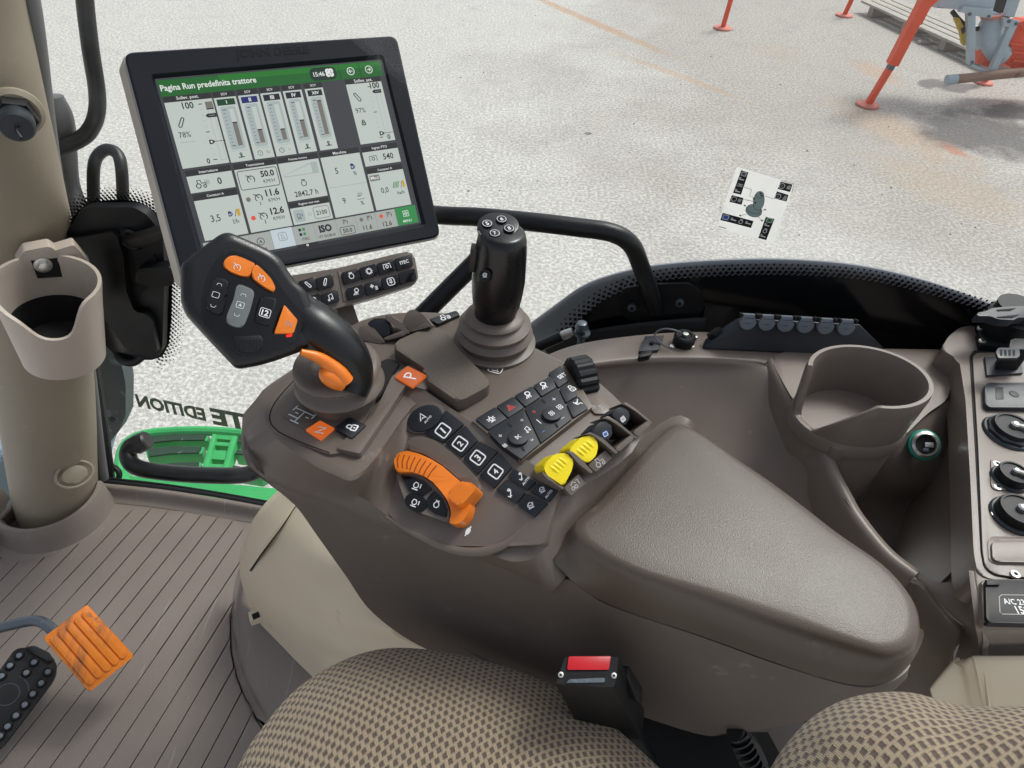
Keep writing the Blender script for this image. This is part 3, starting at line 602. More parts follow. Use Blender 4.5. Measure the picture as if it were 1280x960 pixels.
def lettering():
    b = MB(); b.text(GL, (213.5, 509.5), (-43, -9.2), "EDITION", M['olive'], .0012, .045, 1.35, mirror=True); b.text(GL, (286, 524), (-22, -4), "TE", M['olive'], .0012, .045, 1.0, mirror=True)
    o = b.build('window_lettering'); tag(o, "dark olive EDITION lettering on the lower window glass, read from behind", "lettering")
lettering()
def sticker():
    t = thing('window_sticker', GL.hit(945, 256), "pale square sticker with a joystick diagram on the side window", "sticker")
    b = MB(); b.slab(GL, [(921, 208), (993, 230), (967, 306), (895.5, 285)], .0008, .0012, M['paper'], r=.003); sh = b.build('sheet', t)
    q = lambda *a: [(880 + x / 8, 190 + y / 8) for x, y in a]
    b = MB(); h = .0015
    for a in (((372, 182), (445, 205), (370, 428), (290, 408)), ((278, 430), (395, 460), (375, 528), (255, 498)), ((768, 296), (886, 325), (860, 400), (737, 370)), ((730, 393), (845, 430), (825, 495), (700, 465)), ((187, 608), (495, 690), (470, 760), (163, 680)), ((618, 648), (705, 670), (622, 882), (543, 860))):
        b.pxflat(GL, q(*a), M['ink'], h)
    b.pxflat(GL, q((190, 620), (262, 640), (245, 690), (175, 672)), M['sblue'], h + .0003); b.pxflat(GL, q((622, 655), (700, 675), (685, 715), (608, 696)), M['sgreen'], h + .0003); b.pxflat(GL, q((378, 192), (440, 210), (425, 252), (362, 232)), M['line'], h + .0003)
    for (u, v, n_, s) in [(358, 335, 'pto', 24), (300, 470, 'circle', 24), (356, 485, 'fan', 20), (780, 340, 'circle', 26), (848, 355, 'hitch', 24), (740, 445, 'circle', 26), (808, 460, 'lock', 24), (368, 697, 'engine', 28), (610, 790, 'engine', 28), (398, 220, 'sq', 22), (218, 652, 'sq', 26), (655, 684, 'sq', 24), (780, 340, 'bar', 12), (740, 445, 'bar', 12)]:
        b.icon(GL, q((u, v))[0], (s / 8, s / 32), n_, M['white'], h + .0006, .22)
    for (u, v, w_) in [(375, 275, 30), (335, 395, 30), (295, 680, 34), (440, 715, 34), (630, 735, 30), (590, 845, 30)]:
        b.icon(GL, q((u, v))[0], (w_ / 8, w_ / 30), 'minus', M['white'], h + .0006, .35); b.icon(GL, q((u - 12, v - 16))[0], (1.4, .4), 'cross', M['white'], h + .0006, .3)
    e = lambda cx, cy, rx, ry, a: [(880 + x / 8, 190 + y / 8) for x, y in ell((cx, cy), rx, ry, a, 20)]
    for k, (cx, cy, rx, ry, a) in enumerate([(498, 590, 82, 60, .25), (500, 570, 72, 45, .25), (548, 490, 55, 92, .12), (560, 428, 40, 34, .2)]):
        P = e(cx, cy, rx, ry, a); b.pxflat(GL, P, M['pic'], h + .0003 * k); b.pxline(GL, P, .0006, M['line'], h + .0003 * k + .0001, True)
    for a in [((400, 352), (478, 376), (455, 438), (495, 455)), ((392, 473), (500, 495)), ((607, 440), (690, 468)), ((430, 555), (400, 530)), ((420, 620), (355, 638)), ((580, 585), (620, 575)), ((540, 645), (585, 690)), ((770, 285), (900, 320), (880, 400))]:
        b.pxline(GL, q(*a), .0006, M['line'], h + .0002)
    for u, v in [(566, 415), (578, 436), (512, 507), (498, 468)]: b.pxflat(GL, e(u, v, 10, 9, 0), M['ink'], h + .0014)
    for u, v in [(408, 535), (362, 636), (612, 577), (580, 686)]: b.pxflat(GL, e(u, v, 12, 7, .3), M['ink'], h + .0005)
    b.pxline(GL, q((148, 745), (222, 765)), .0012, M['line'], h); b.build('print', sh)
sticker()
def fender():
    e = [(640, 425), (690, 388), (735, 358), (800, 339), (870, 331), (960, 328), (1040, 332), (1100, 341), (1160, 356), (1210, 373), (1245, 386), (1300, 400)]
    F = Pl(GL.o - GL.n * .05, GL.n, GL.x); b = MB()
    A = [F.hit(u, v) for u, v in e]; out = -GL.n
    b.patch([[p + out * .10 - UP * .20 for p in A], [p + out * .05 - UP * .050 for p in A], [p + out * .018 - UP * .006 for p in A], [p for p in A], [p + out * .002 - UP * .05 for p in A], [p + out * .004 - UP * .25 for p in A]], M['fender'], 4, 4, .008, toward=V((.3, .2, 1.6)))
    o = b.build('mudguard'); tag(o, "dark blue-grey curved mudguard outside behind the window's black border", "mudguard")
fender()
# ---------------------------------------------------------------- left pillar, door frame and what hangs on them
PA = [atd(74, 640, 1.43), atd(68, 600, 1.385), atd(56, 480, 1.24), atd(32, 350, 1.1), atd(0, 230, .96), atd(-36, 100, .86), atd(-68, -20, .79), atd(-104, -160, .70)]
def pillar():
    t = thing('cab_pillar', PA[0], "beige moulded cab pillar rising from the mat collar at the left edge", "pillar")
    b = MB(); b.tube(PA, [.074, .076, .078, .078, .077, .076, .076, .076], M['beige'], 6, 26); b.build('trim', t)
    pl = Pl(atd(93, 593, 1.303), (CAM - atd(93, 593, 1.3)).normalized() + V((.55, -.1, .1)))
    b = MB(); c = pl.loc(93, 593); b.prism(pl, [V(p) for p in ell(c, .023, .0165, .45)], -.02, .004, M['beige'], .004); b.build('cap', t)
    b = MB(); pts = [V(p) for p in ell(c, .032, .024, .45)]; b.tube([pl.w(p, .0) for p in pts], .003, M['beige'], 2, 8, True); b.build('cap_rim', t)
pillar()
def frame():
    t = thing('door_frame', atd(120, 560, 1.5), "dark grey door frame post with rubber seal behind the beige pillar", "door frame")
    b = MB(); b.tube([atd(33, -30, .82), atd(44, 30, .86), atd(58, 140, .95), atd(72, 240, 1.03), atd(92, 340, 1.14), atd(110, 450, 1.25), atd(124, 560, 1.4), atd(131, 608, 1.46)], .0105, M['grey'], 5, 12); b.build('post', t)
    b = MB(); b.tube([atd(60, 170, 1.0), atd(76, 240, 1.06), atd(94, 300, 1.12), atd(112, 420, 1.24), atd(130, 540, 1.4), atd(138, 600, 1.48)], .010, M['seal'], 5, 10); b.build('seal', t)
    b = MB(); pl = Pl(atd(135, 490, 1.38), GL.n, GL.x); b.slab(pl, [(112, 470), (122, 440), (138, 425), (152, 455), (157, 480), (157, 520), (148, 540), (137, 553), (127, 588), (118, 560)], -.03, 0, M['outer'], r=.006, bev=.006); b.disc(pl, (139, 526), .006, 0, .006, M['seal'], .002); b.build('hinge_plate', t)
    b = MB(); b.tube([atd(122, 586, 1.47), atd(140, 583, 1.47), atd(149, 591, 1.47), atd(145, 601, 1.47), atd(125, 600, 1.46)], .006, M['seal'], 6, 10); b.build('cable_loop', t)
    b = MB(); b.tube([atd(66, 120, 1.0), atd(74, 148, 1.02), atd(80, 185, 1.06), atd(88, 230, 1.1), atd(100, 262, 1.12)], [.014, .02, .018, .014, .014], M['grey'], 6, 12); b.build('hinge_cover', t)
frame()
b = MB(); b.tube([atd(104, -40, .93), atd(106, 0, .95), atd(113, 60, .98), atd(121, 112, 1.01), atd(121, 140, 1.02), atd(114, 160, 1.03), atd(100, 174, 1.03), atd(64, 190, 1.02)], .0117, M['rail'], 7, 16)
o = b.build('outside_mirror_rail'); tag(o, "long bent dark rail outside the glass at the top left", "rail")
b = MB(); b.tube([atd(118, 300, 1.14), atd(117, 250, 1.12), atd(117, 212, 1.1), atd(122, 195, 1.1), atd(134, 187, 1.1), atd(147, 193, 1.1), atd(152, 212, 1.1), atd(154, 250, 1.12), atd(157, 300, 1.14)], .0095, M['rail'], 7, 14)
o = b.build('mirror_hoop'); tag(o, "upright black hoop tube outside, above the black monitor bracket", "rail"); b = MB()
b.tube([atd(141, 400, 1.2), atd(145, 430, 1.22), atd(151, 447, 1.22), atd(165, 452, 1.22), atd(178, 442, 1.22), atd(182, 420, 1.2)], .009, M['rail'], 6, 12)
o = b.build('mirror_hoop'); tag(o, "small curved black tube showing below the monitor bracket", "rail")
def hexplug():
    t = thing('pillar_socket', atd(22, 157, .82), "black hex-nut power socket with hanging wire on the upper left pillar", "socket")
    c = atd(20, 147, .826); ax = (atd(23, 184, .79) - c).normalized()
    b = MB(); b.lathe(c, ax, [(0, -.01), (.025, -.01), (.025, 0), (.023, .006), (0, .006)], M['black'], 6); b.build('nut', t)
    b = MB(); b.lathe(c, ax, [(.016, 0), (.0195, .006), (.0195, .021), (.017, .024), (0, .024)], M['socket'], 28); b.build('body', t)
    b = MB(); b.lathe(c, ax, [(.0305, -.016), (.0305, -.012), (.026, -.007), (0, -.007)], M['beige'], 28); b.build('boss', t)
    b = MB(); e = c + ax * .022; b.tube([e, e + ax * .012, e + ax * .018 + V((.003, 0, -.004))], .0022, M['seal'], 4, 8); b.build('wire', t)
hexplug()
def cupl():
    t = thing('pillar_cup_holder', atd(60, 400, .98), "pale beige open cup holder with a dipped front edge bolted to the pillar", "cup holder")
    c0, c1 = atd(57, 352, .93), atd(81, 444, 1.02); ax = (c0 - c1).normalized(); H = (c0 - c1).length
    fr = (CAM - c0); fr = (fr - ax * fr.dot(ax)).normalized(); sd = ax.cross(fr); N = 72; wall = .0045; K = 16
    def Rr(z): return .0535 + .0125 * z
    def rim(a):                                     # a: angle from the front
        a = (a + math.pi) % (2 * math.pi) - math.pi; a2 = a + .12; sg = lambda q: 1 / (1 + math.exp(-q)); return 1 - .40 * sg((.40 - a) * 13) if a > 0 else 1 - .14 * sg((1.2 + a) * 8) - .26 * sg((.55 + a) * 9)
    b = MB(); vs = []; fs = []
    for side in (0, 1):
        for i in range(K + 1):
            for j in range(N):
                a = 2 * math.pi * j / N; z = rim(a) * i / K if side == 0 else .04 + (rim(a) - .04) * i / K
                r = Rr(z) - wall * side; r += .0012 * math.exp(-((i - K) / 1.3) ** 2) * (1 if side == 0 else -1)
                if i == K: r += -.001 if side == 0 else .001
                vs.append(c1 + ax * (H * z + (.0012 if i == K - 0 and 0 else 0)) + (fr * math.cos(a) + sd * math.sin(a)) * r)
    I = lambda s_, i, j: s_ * (K + 1) * N + i * N + j % N
    for i in range(K):
        for j in range(N): fs.append((I(0, i, j), I(0, i, j + 1), I(0, i + 1, j + 1), I(0, i + 1, j))); fs.append((I(1, i, j + 1), I(1, i, j), I(1, i + 1, j), I(1, i + 1, j + 1)))
    for j in range(N): fs.append((I(0, K, j), I(0, K, j + 1), I(1, K, j + 1), I(1, K, j)))
    fs.append(tuple(I(0, 0, j) for j in range(N))[::-1]); fs.append(tuple(I(1, 0, j) for j in range(N)))
    b.add(vs, fs, M['cup']); b.build('cup', t, sharp=60)
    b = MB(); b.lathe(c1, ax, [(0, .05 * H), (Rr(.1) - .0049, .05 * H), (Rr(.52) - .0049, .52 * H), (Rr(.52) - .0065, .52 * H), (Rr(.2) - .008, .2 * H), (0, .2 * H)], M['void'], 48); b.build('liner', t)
    bk = c0 - fr * (Rr(1) - .010) - ax * .02; pl = Pl(bk, fr + ax * .12, sd)
    b = MB(); pl2 = Pl(c0 - fr * .057 , fr, sd); b.slab(pl2, [(66, 314), (93, 306), (113, 330), (129, 388), (120, 396), (100, 372)], -.02, -.001, M['cup'], r=.003, bev=.004); b.slab(pl2, [(20, 330), (30, 314), (62, 308), (74, 316), (60, 345)], -.02, -.0, M['cup'], r=.003, bev=.004); b.build('back_plate', t)
    b = MB(); b.slab(pl, [(37, 322), (72, 321), (78, 346), (47, 348)], -.004, .001, M['void']); w_ = b.build('bolt_recess', t)
    b = MB(); b.disc(pl, (54, 332), .0115, .001, .004, M['steel'], .001); b.disc(pl, (55, 335), .0075, .004, .012, M['steel'], .0015, 6); b.build('bolt', t)
    b = MB(); b.tube([pl2.hit(36, 317, -.012), pl2.hit(48, 311, -.012), pl2.hit(62, 312, -.012)], .006, M['steel'], 5, 10); b.build('washer', t)
cupl()
# ---------------------------------------------------------------- floor mat with its grooves
FL = Z(0)
GV = [[(32.3, 669.4), (0, 701.3)], [(52, 675), (.6, 728.5)], [(75, 679), (16, 740)], [(102.5, 677.8), (43, 739.8)], [(166.9, 638), (120, 687.2)], [(190.3, 636.4), (120, 714.5)], [(211.4, 639.5), (120, 744.2)], [(232.5, 641.1), (126.2, 769.2)], [(252.8, 644.7), (152, 769.7)], [(273, 647.8), (179, 769.7)], [(292.7, 651), (205, 769.7)], [(306, 661), (231, 770)], [(311, 688), (299.7, 705), (257, 769.7)], [(301, 727), (293, 752), (282, 770), (164.2, 959.6)], [(289.2, 774), (288, 800.6), (194.6, 959.6)], [(290, 815), (293.3, 835.4), (223.5, 959.6)], [(297, 848), (303.3, 865.2), (253.3, 959.6)], [(308, 875), (317, 891), (282, 959.6)], [(318, 897), (331, 915), (298, 985)]]
def floor():
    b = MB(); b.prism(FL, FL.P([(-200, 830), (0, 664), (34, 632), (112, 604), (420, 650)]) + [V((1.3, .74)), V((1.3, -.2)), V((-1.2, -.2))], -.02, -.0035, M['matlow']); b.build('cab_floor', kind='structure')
    t = thing('floor_mat', FL.hit(150, 750), "grey-brown rubber floor mat with long parallel grooves, scuffed pale in places", "floor mat")
    L = []
    for g in GV:
        P = [FL.loc(*p) for p in g]; d = (P[-1] - P[-2]).normalized(); e = P[-1] + d * max(0, (P[-1].y - .22) / -d.y) if P[-1].y > .22 else P[-1]; L.append(P[:-1] + [e])
    d = V((-.045, .004)); L = [[p + d * 1.2 for p in L[0]]] + L
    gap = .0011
    for a, c in zip(L, L[1:]):
        def res(P, sgn, m=10):
            l = [0]
            for p, q in zip(P, P[1:]): l.append(l[-1] + (q - p).length)
            fr = sorted(set([k / m for k in range(m + 1)]))
            o = []
            for f in fr:
                s_ = f * l[-1]; k = max(i for i in range(len(l) - 1) if l[i] <= s_ + 1e-9); d_ = (P[k + 1] - P[k]).normalized(); o.append(P[k] + d_ * (s_ - l[k]) + V((-d_.y, d_.x)) * gap * sgn)
            return o
        A, B = res(a, 1), res(c, -1)
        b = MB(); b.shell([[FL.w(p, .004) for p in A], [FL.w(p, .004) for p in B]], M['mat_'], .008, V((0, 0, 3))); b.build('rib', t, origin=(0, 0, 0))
    tops = [l[0] for l in L]; tops = tops[1:]
    inner = [FL.loc(-160, 800), FL.loc(0, 696)] + [p - (l[1] - l[0]).normalized() * -.006 for p, l in zip(tops, L[1:])]
    outer = [FL.loc(*p) for p in [(345, 930), (345, 880), (335, 800), (330, 700), (360, 640), (230, 617), (150, 606), (110, 604)]] + FL.P([(60, 612), (34, 640), (0, 668), (-190, 830)])
    b = MB(); b.prism(FL, inner + outer, -.004, .0034, M['mat_'], tri=True); b.build('border', t)
    e_ = L[-1]; b = MB(); b.prism(FL, [p + V((.0014, 0)) for p in e_] + [V((e_[-1].x + .25, e_[-1].y)), FL.loc(420, 960), FL.loc(344, 925)], -.004, .0037, M['mat_'], tri=True); b.build('border', t)
    # raised sill strip of the mat along the door, and the lip on the left
    b = MB(); S0 = [(128, 606), (200, 614), (270, 625), (350, 638), (420, 649)]
    b.patch([[atz(u, v - 3, .030) for u, v in S0], [atz(u, v + 2, .030) for u, v in S0], [atz(u, v + 13, .012) for u, v in S0], [atz(u, v + 21, .0045) for u, v in S0]], M['mat_'], 4, 4, .004); b.build('sill_edge', t)
    b = MB(); b.patch([[atz(-60, 700, .05), atz(0, 643, .05), atz(24, 619, .05), atz(40, 618, .05)], [atz(-58, 706, .05), atz(2, 649, .05), atz(27, 624, .05), atz(42, 622, .05)], [atz(-58, 722, .004), atz(0, 668, .004), atz(30, 642, .004), atz(45, 640, .004)]], M['mat_'], 4, 3, .004); b.build('front_lip', t)
    b = MB(); c = PA[0].copy(); c.z = 0; xd = V((1, .1, 0)); a0 = math.atan2(0, 1)
    b.lathe(c + V((.0, .0, 0)), UP + V((.05, 0, 0)), [(.128, .002), (.112, .008), (.104, .03), (.101, .062), (.0985, .066), (.093, .066), (.089, .060), (.084, .03)], M['mat_'], 40, 1.0, xd, rad(-185), rad(15)); b.build('pillar_collar', t)
floor()
b = MB(); b.tube([atz(124, 601, .03), atz(200, 609, .03), atz(270, 619, .03), atz(340, 632, .03), atz(420, 645, .03)], .0045, M['seal'], 5, 10)
b.tube([atz(130, 597.5, .03), atz(200, 605, .03), atz(270, 615.5, .03), atz(340, 628, .03), atz(420, 641, .03)], .0025, M['seal'], 5, 8)
o = b.build('sill_seal'); tag(o, "black rubber seal running along the door sill above the floor mat", "seal")
# ---------------------------------------------------------------- pedals
def pedals():
    n = V((.60, -.35, .85)); pl = Pl(atd(111, 810, 1.08), n)
    t = thing('brake_pedal', pl.o, "square orange ribbed pedal with brown scuffs on a worn steel arm", "pedal")
    q = [(54, 797), (109, 755.5), (168, 820), (112, 865)]
    b = MB(); b.slab(pl, q, -.012, 0, M['pedal'], r=.004, bev=.002); b.build('rubber_pad', t, origin=pl.o)
    B = pl.P(q, .002); e = lambda s, r: B[0] * (1 - s) * (1 - r) + B[1] * s * (1 - r) + B[2] * s * r + B[3] * (1 - s) * r
    for k in range(5):
        s0, s1 = .06 + k * .182, .06 + k * .182 + .148
        b = MB(); b.prism(pl, rnd([e(s0, .06), e(s1, .06), e(s1, .93), e(s0, .93)], .004), -.002, .0032, M['pedal'], .0014, 2); b.build('rib', t, origin=pl.o)
    b = MB(); b.tube([pl.hit(80, 800, -.02), atd(63, 785, 1.09), atd(53, 778, 1.095), atd(40, 776, 1.1), atd(15, 781, 1.1), atd(-30, 792, 1.1)], .0085, M['worn'], 6, 14); b.build('arm', t)
    n = V((.45, -.2, .95)); pl = Pl(atd(30, 870, 1.09), n)
    t = thing('accelerator_pedal', pl.o, "black pedal plate with rows of raised round studs at lower left", "pedal")
    b = MB(); b.slab(pl, [(-30, 862), (0, 837), (18, 812), (27, 809.5), (44, 810), (66, 821), (71, 831), (70, 842), (66, 851), (16, 917), (4, 932), (-30, 960)], -.014, 0, M['black'], r=.004, bev=.003)
    b.slab(pl, [(32, 809), (43, 806.5), (62, 816), (67, 824), (62, 828), (40, 816)], -.01, .006, M['black'], r=.003, bev=.002); b.build('plate', t)
    for u, v in [(24, 819.5), (12.5, 832), (2, 845), (42.5, 828), (33, 841), (60, 840), (51.5, 854), (41, 867.5), (31, 881), (20, 894.5), (9.5, 908), (0, 920)]:
        b = MB(); c = pl.hit(u, v, 0); b.lathe(c, pl.n, [(.0075, 0), (.0068, .0045), (.0052, .0055), (.0045, .004), (.0045, .001)], M['black'], 18); b.lathe(c, pl.n, [(.0044, 0), (.0042, .0035), (0, .0038)], M['worn'], 14); b.build('stud', t)
    b = MB(); c = pl.loc(9, 868, 0); b.rib(pl, ell(c, .016, .016, 0, 24), .0012, M['socket'], .0004, True); b.rib(pl, ell(c, .028, .028, 0, 14, 0.1, 1.4), .0012, M['socket'], .0004); b.build('embossed_ring', t)
pedals()

# ---------------------------------------------------------------- display
def rect(P, d0):
    r = [ray(*p) for p in P]; A = Matrix((-r[1], r[2], -r[3])).transposed(); k = A.inverted() @ (-r[0]); return [r[0] * d0 + CAM, CAM + r[1] * k.x * d0, CAM + r[2] * k.y * d0, CAM + r[3] * k.z * d0]
RB = rect([(150.5, 64.5), (497, 43), (553, 297), (228.7, 359)], .70)
mx = ((RB[1] - RB[0]) + (RB[2] - RB[3])).normalized(); my = ((RB[0] - RB[3]) + (RB[1] - RB[2])).normalized()
MP = Pl(sum(RB, V((0, 0, 0))) / 4, mx.cross(my), mx)
def display():
    t = thing('tractor_display', MP.o, "large tilted touchscreen display with dark bezel showing tractor settings", "display")
    out = [(150.5, 64.5), (497, 43), (553, 297), (228.7, 359)]; scrn = [(193, 98.5), (477, 74), (527, 279), (258, 332)]; lip = [(188, 93), (479, 68), (533, 283), (254, 341)]
    Q = rnd(MP.P(out, 0), .010, 5); c = sum(Q, V((0, 0))) / len(Q); Qi = [c + (p - c) * .985 for p in Q]
    b = MB(); b.prism(MP, Q, -.026, -.0058, M['silver'], .002, 2, inset=[c + V(((p - c).x * (1.042 if (p - c).x < 0 else .99), (p - c).y * .985)) for p in Q]); b.build('housing', t)
    # bezel: a frame round the opening
    b = MB(); I0 = MP.P(scrn, -.004); L0 = MP.P(lip, .0015); n = len(Qi)
    def ringpts(poly, m=14):
        o = []
        for i in range(4):
            for k in range(m): o.append(poly[i].lerp(poly[(i + 1) % 4], k / m))
        return o
    cor = MP.P(out, 0); cor = [c + (p - c) * .985 for p in cor]
    def rr(poly, r): return rnd(poly, r, 6)
    O, O2, Lp, Ip = rr(cor, .010), rr([c + (p - c) * .985 for p in cor], .009), rr(L0, .004), rr(I0, .002)
    rg = lambda P, h: [MP.w(p, h) for p in P]
    b.loft([rg(O, -.003), rg(O, .0005), rg(O2, .0022), rg(Lp, .0018), rg(Ip, -.0035)], M['bezel'], False, False); b.build('bezel', t)
    b = MB(); b.text(MP, (341, 66), (-45, 3.2) if False else (45, -3.2), "JOHN DEERE", M['gloss'], .0022, .03, .85); b.build('embossed_name', t); b = MB(); b.pxline(MP, [(250, 337), (400, 309), (536, 280)], .0009, M['seal'], .0024); b.build('trim_line', t)
    b = MB(); h = -.003; A0 = MP.P([(196, 100.5), (474.8, 76.4), (523.6, 277.5), (260, 328)], h)
    sx = ((A0[1] - A0[0]) + (A0[2] - A0[3])) / 2; sy = ((A0[3] - A0[0]) + (A0[2] - A0[1])) / 2
    b.prism(MP, MP.P(scrn, h), -.0056, -.0034, S['bg']); so = b.build('screen', t)
    # printed picture of the screen, in a 100 x 75 grid
    b = MB(); st = [0]
    W = lambda x, y: A0[0] + sx * (x / 100) + sy * (y / 75)
    lay = lambda k: -.0033 + .00012 * k
    def R(x0, y0, x1, y1, m, k=1, r=0):
        q = [W(x0, y0), W(x1, y0), W(x1, y1), W(x0, y1)]; b.flat(MP, rnd(q, r * sx.length / 100, 3) if r else q, S[m], lay(k))
    def Ln(P, wd, m, k=3, cl=False): b.rib(MP, [W(*p) for p in P], wd * sx.length / 100, S[m], lay(k), cl)
    def pxof(x, y): return proj(MP.w(W(x, y), h))
    def T(x, y, hw, s_, m='ink', k=4, bold=.01, ys=1.0):
        a = pxof(x - .5, y); c_ = pxof(x + .5, y); b.text(MP, pxof(x, y), ((c_[0] - a[0]) * hw, (c_[1] - a[1]) * hw), s_, S[m], lay(k), bold, ys)
    def Ic(x, y, s_, nm, m='ink', k=4, wd=.17):
        a = pxof(x - .5, y); c_ = pxof(x + .5, y); b.icon(MP, pxof(x, y), ((c_[0] - a[0]) * s_, (c_[1] - a[1]) * s_), nm, S[m], lay(k), wd)
    R(0, 0, 100, 6.8, 'hdr'); R(25, 0, 100, 2.4, 'hdr2', 2); T(20.5, 3.6, 19.5, "Pagina Run predefinita trattore", 'wht', 4, .02, 1.1)
    R(65, .6, 77.5, 6.2, 'pill', 3, 2.5); T(69.2, 3.4, 2.6, "15:46", 'wht', 5, .02, 1.1); Ic(74.3, 3.2, 2.1, 'fan', 'wht', 5, .5); Ic(75.3, 4.2, 1.2, 'circle', 'pill', 5, .4); Ic(84.5, 3.4, 1.8, 'left', 'wht', 4, .2); Ic(93.5, 3.4, 1.8, 'right', 'wht', 4, .2); Ln([(79, 0), (79, 6.6)], .2, 'pill'); Ln([(89, 0), (89, 6.6)], .2, 'pill')
    def head(x0, x1, y, s_, hw): R(x0, y, x1, y + 2.4, 'head', 2); T((x0 + x1) / 2, y + 1.2, hw, s_, 'wht', 4, .01, 1.0)
    # lift gauges
    for (x0, x1, s_, pct, i1, nm, flip) in [(.4, 19.9, "Sollev. post.", "78%", 4, 'arm', 0), (80.6, 98.2, "Sollev. ant.", "97%", 4, 'arm2', 1)]:
        head(x0, x1, 6.7, s_, 4.5); R(x0, 9.1, x1, 36, 'panel'); xm = x0 + (4.6 if not flip else 4)
        Ic(xm, 17.5 if not flip else 15, 2.3, nm); T(xm, 22.5 if not flip else 21, 2.4, pct, 'ink', 4, .0, 1.15)
        if not flip: Ln([(x0 + 2, 25.6), (x0 + 8, 25.6)], .15, 'faint')
        if flip: Ic(xm, 26.5, 1.4, 'lock', 'ink', 4, .3)
        g = x0 + (14.5 if not flip else 11.4); T(g - 5.5 if not flip else g + 2.4, 11 if not flip else 10.6, 2.3, "100", 'ink', 4, .02, 1.1); T(g - 3.4 if not flip else g + 3.3, 34.2, .7, "0", 'ink', 4, .02, 1.1)
        for k in range(11): Ln([(g - 1.2, 11 + 2.3 * k), (g - (.1 if k % 5 else -.4), 11 + 2.3 * k)], .22 if k % 5 else .35, 'mid' if k % 5 else 'ink')
        R(g + 2, 10.5, g + 4.3, 34.5, 'mid', 2); R(g + 2.2, 10.7, g + 4.1, 34.3, 'panel', 3)
        if not flip: R(g + 1.6, 10.3, g + 4.7, 13.3, 'tan', 4); Ln([(g + 1.6, 13.3), (g + 4.7, 13.3)], .5, 'ink', 5)
        ym = 16 if not flip else 13.4
        b.flat(MP, [W(*p) for p in [(g + .4, ym), (g + 1.4, ym + .8), (g + 5, ym + .8), (g + 5, ym - .8), (g + 1.4, ym - .8)][::1]], S['ink'], lay(5)); Ln([(g + 1.8, ym), (g + 4.4, ym)], .25, 'faint', 6)
        yk = 26.7 if not flip else 32.3
        b.flat(MP, [W(*p) for p in [(g - .9, yk - .9), (g - .9, yk + .9), (g + .4, yk + .9), (g + 1.6, yk + .1), (g + 6, yk + .1), (g + 6, yk - .1), (g + 1.6, yk - .1), (g + .4, yk - .9)]], S['ink'], lay(5)); R(g - .3, yk - .4, g + .4, yk + .4, 'wht', 6)
    # valve columns
    for k, (x0, x1, s_, cm, lev, foot) in enumerate([(20.6, 30, "I", 'dkg', .63, 0), (31, 39.8, "II", 'navy', .36, 1), (40.7, 49.8, "III", 'ink', .30, 1), (50.8, 59.4, "IV", 'ink', .48, 0), (60.9, 69.4, "XIV", 'ink', .97, 0)]):
        head(x0, x1, 6.7, "SCV", 1.3); R(x0, 9.2, x1, 36.2, 'panel'); R(x0 + .9, 9.9, x1 - .9, 12.5, cm, 2); T((x0 + x1) / 2 + .2, 11.2, [.16, .5, .85, 1.0, 1.7][k], s_, 'wht', 4, .03, .9)
        R(x0 + 1.5, 13, x1 - 1.4, 31, 'mid', 2, 1.2); R(x1 - 4.4, 14.3, x1 - 2.4, 29.6, 'panel', 3); yt = 29.6 - 15.3 * lev; R(x1 - 4.4, yt, x1 - 2.4, 29.6, 'tan', 4); Ln([(x1 - 4.4, yt), (x1 - 2.4, yt)], .5, 'ink', 5)
        for q in range(11): Ln([(x0 + 2.4, 14.4 + 1.5 * q), (x0 + (3.9 if q % 10 == 0 else 3.2), 14.4 + 1.5 * q)], .3, 'ink' if q % 10 == 0 else 'tan')
        Ln([(x0 + 1.5, 31.6), (x1 - 1.4, 31.6)], .12, 'faint')
        if foot: Ic(x0 + 3, 33.8, 1.2, 'clock'); T(x0 + 6.5, 33.8, .8 if k == 1 else .4, "Ts" if k == 1 else "C", 'tan')
        else: Ic((x0 + x1) / 2 + .4, 33.6, 1.5, 'scv', 'ink', 4, .25)
    # value tiles
    head(.9, 19.8, 37, "Interruttore", 3.9); R(.9, 39.4, 19.8, 46.3, 'panel'); Ic(6, 43, 2.3, 'tractor'); Ic(8.6, 42.6, 1.4, 'fan', 'faint'); T(13.8, 42.8, .9, "0", 'ink', 4, .02, 1.1)
    head(1.2, 19.8, 47, "Contatori A", 3.6); R(1.2, 49.6, 19.8, 66.3, 'panel'); T(8, 58, 2.0, "3,5", 'ink', 4, .005, 1.15); Ic(14.4, 57, 1.2, 'pump', 'navy', 4, .3); Ln([(16.3, 58.4), (17.4, 55.6)], .25, 'ink'); R(17.4, 55.4, 18.7, 58.4, 'amber', 4); T(16, 60.4, 1.2, "l/h", 'ink', 4, .0, 1.1)
    head(21, 39.7, 37, "Trasmissione", 4); R(21, 39.4, 39.7, 66.3, 'panel'); Ln(rnd([V(p) for p in [(21.8, 40.3), (39, 40.3), (39, 48.2), (21.8, 48.2)]], 1, 3), .3, 'ink', 4, True)
    for k, (y, s_) in enumerate([(43.9, "50.0"), (52.1, "11.6"), (60.1, "12.6")]):
        Ic(27 if k == 0 else 28.2, y + .3, 2.1, 'gauge'); T(34.6, y - 1.3, 3.0, s_, 'ink', 5, .03, 1.05); T(34.6, y + 1.9, 2.5, "KM/H", 'ink', 5, .0, 1.05)
        if k: b.flat(MP, [W(*p) for p in ell((23.6, y + .3), 1.0, 1.0)], S['led' if k == 2 else 'tan'], lay(5)); T(28.3, y + 2.6, .4 if k == 1 else .16, "2" if k == 1 else "1", 'ink')
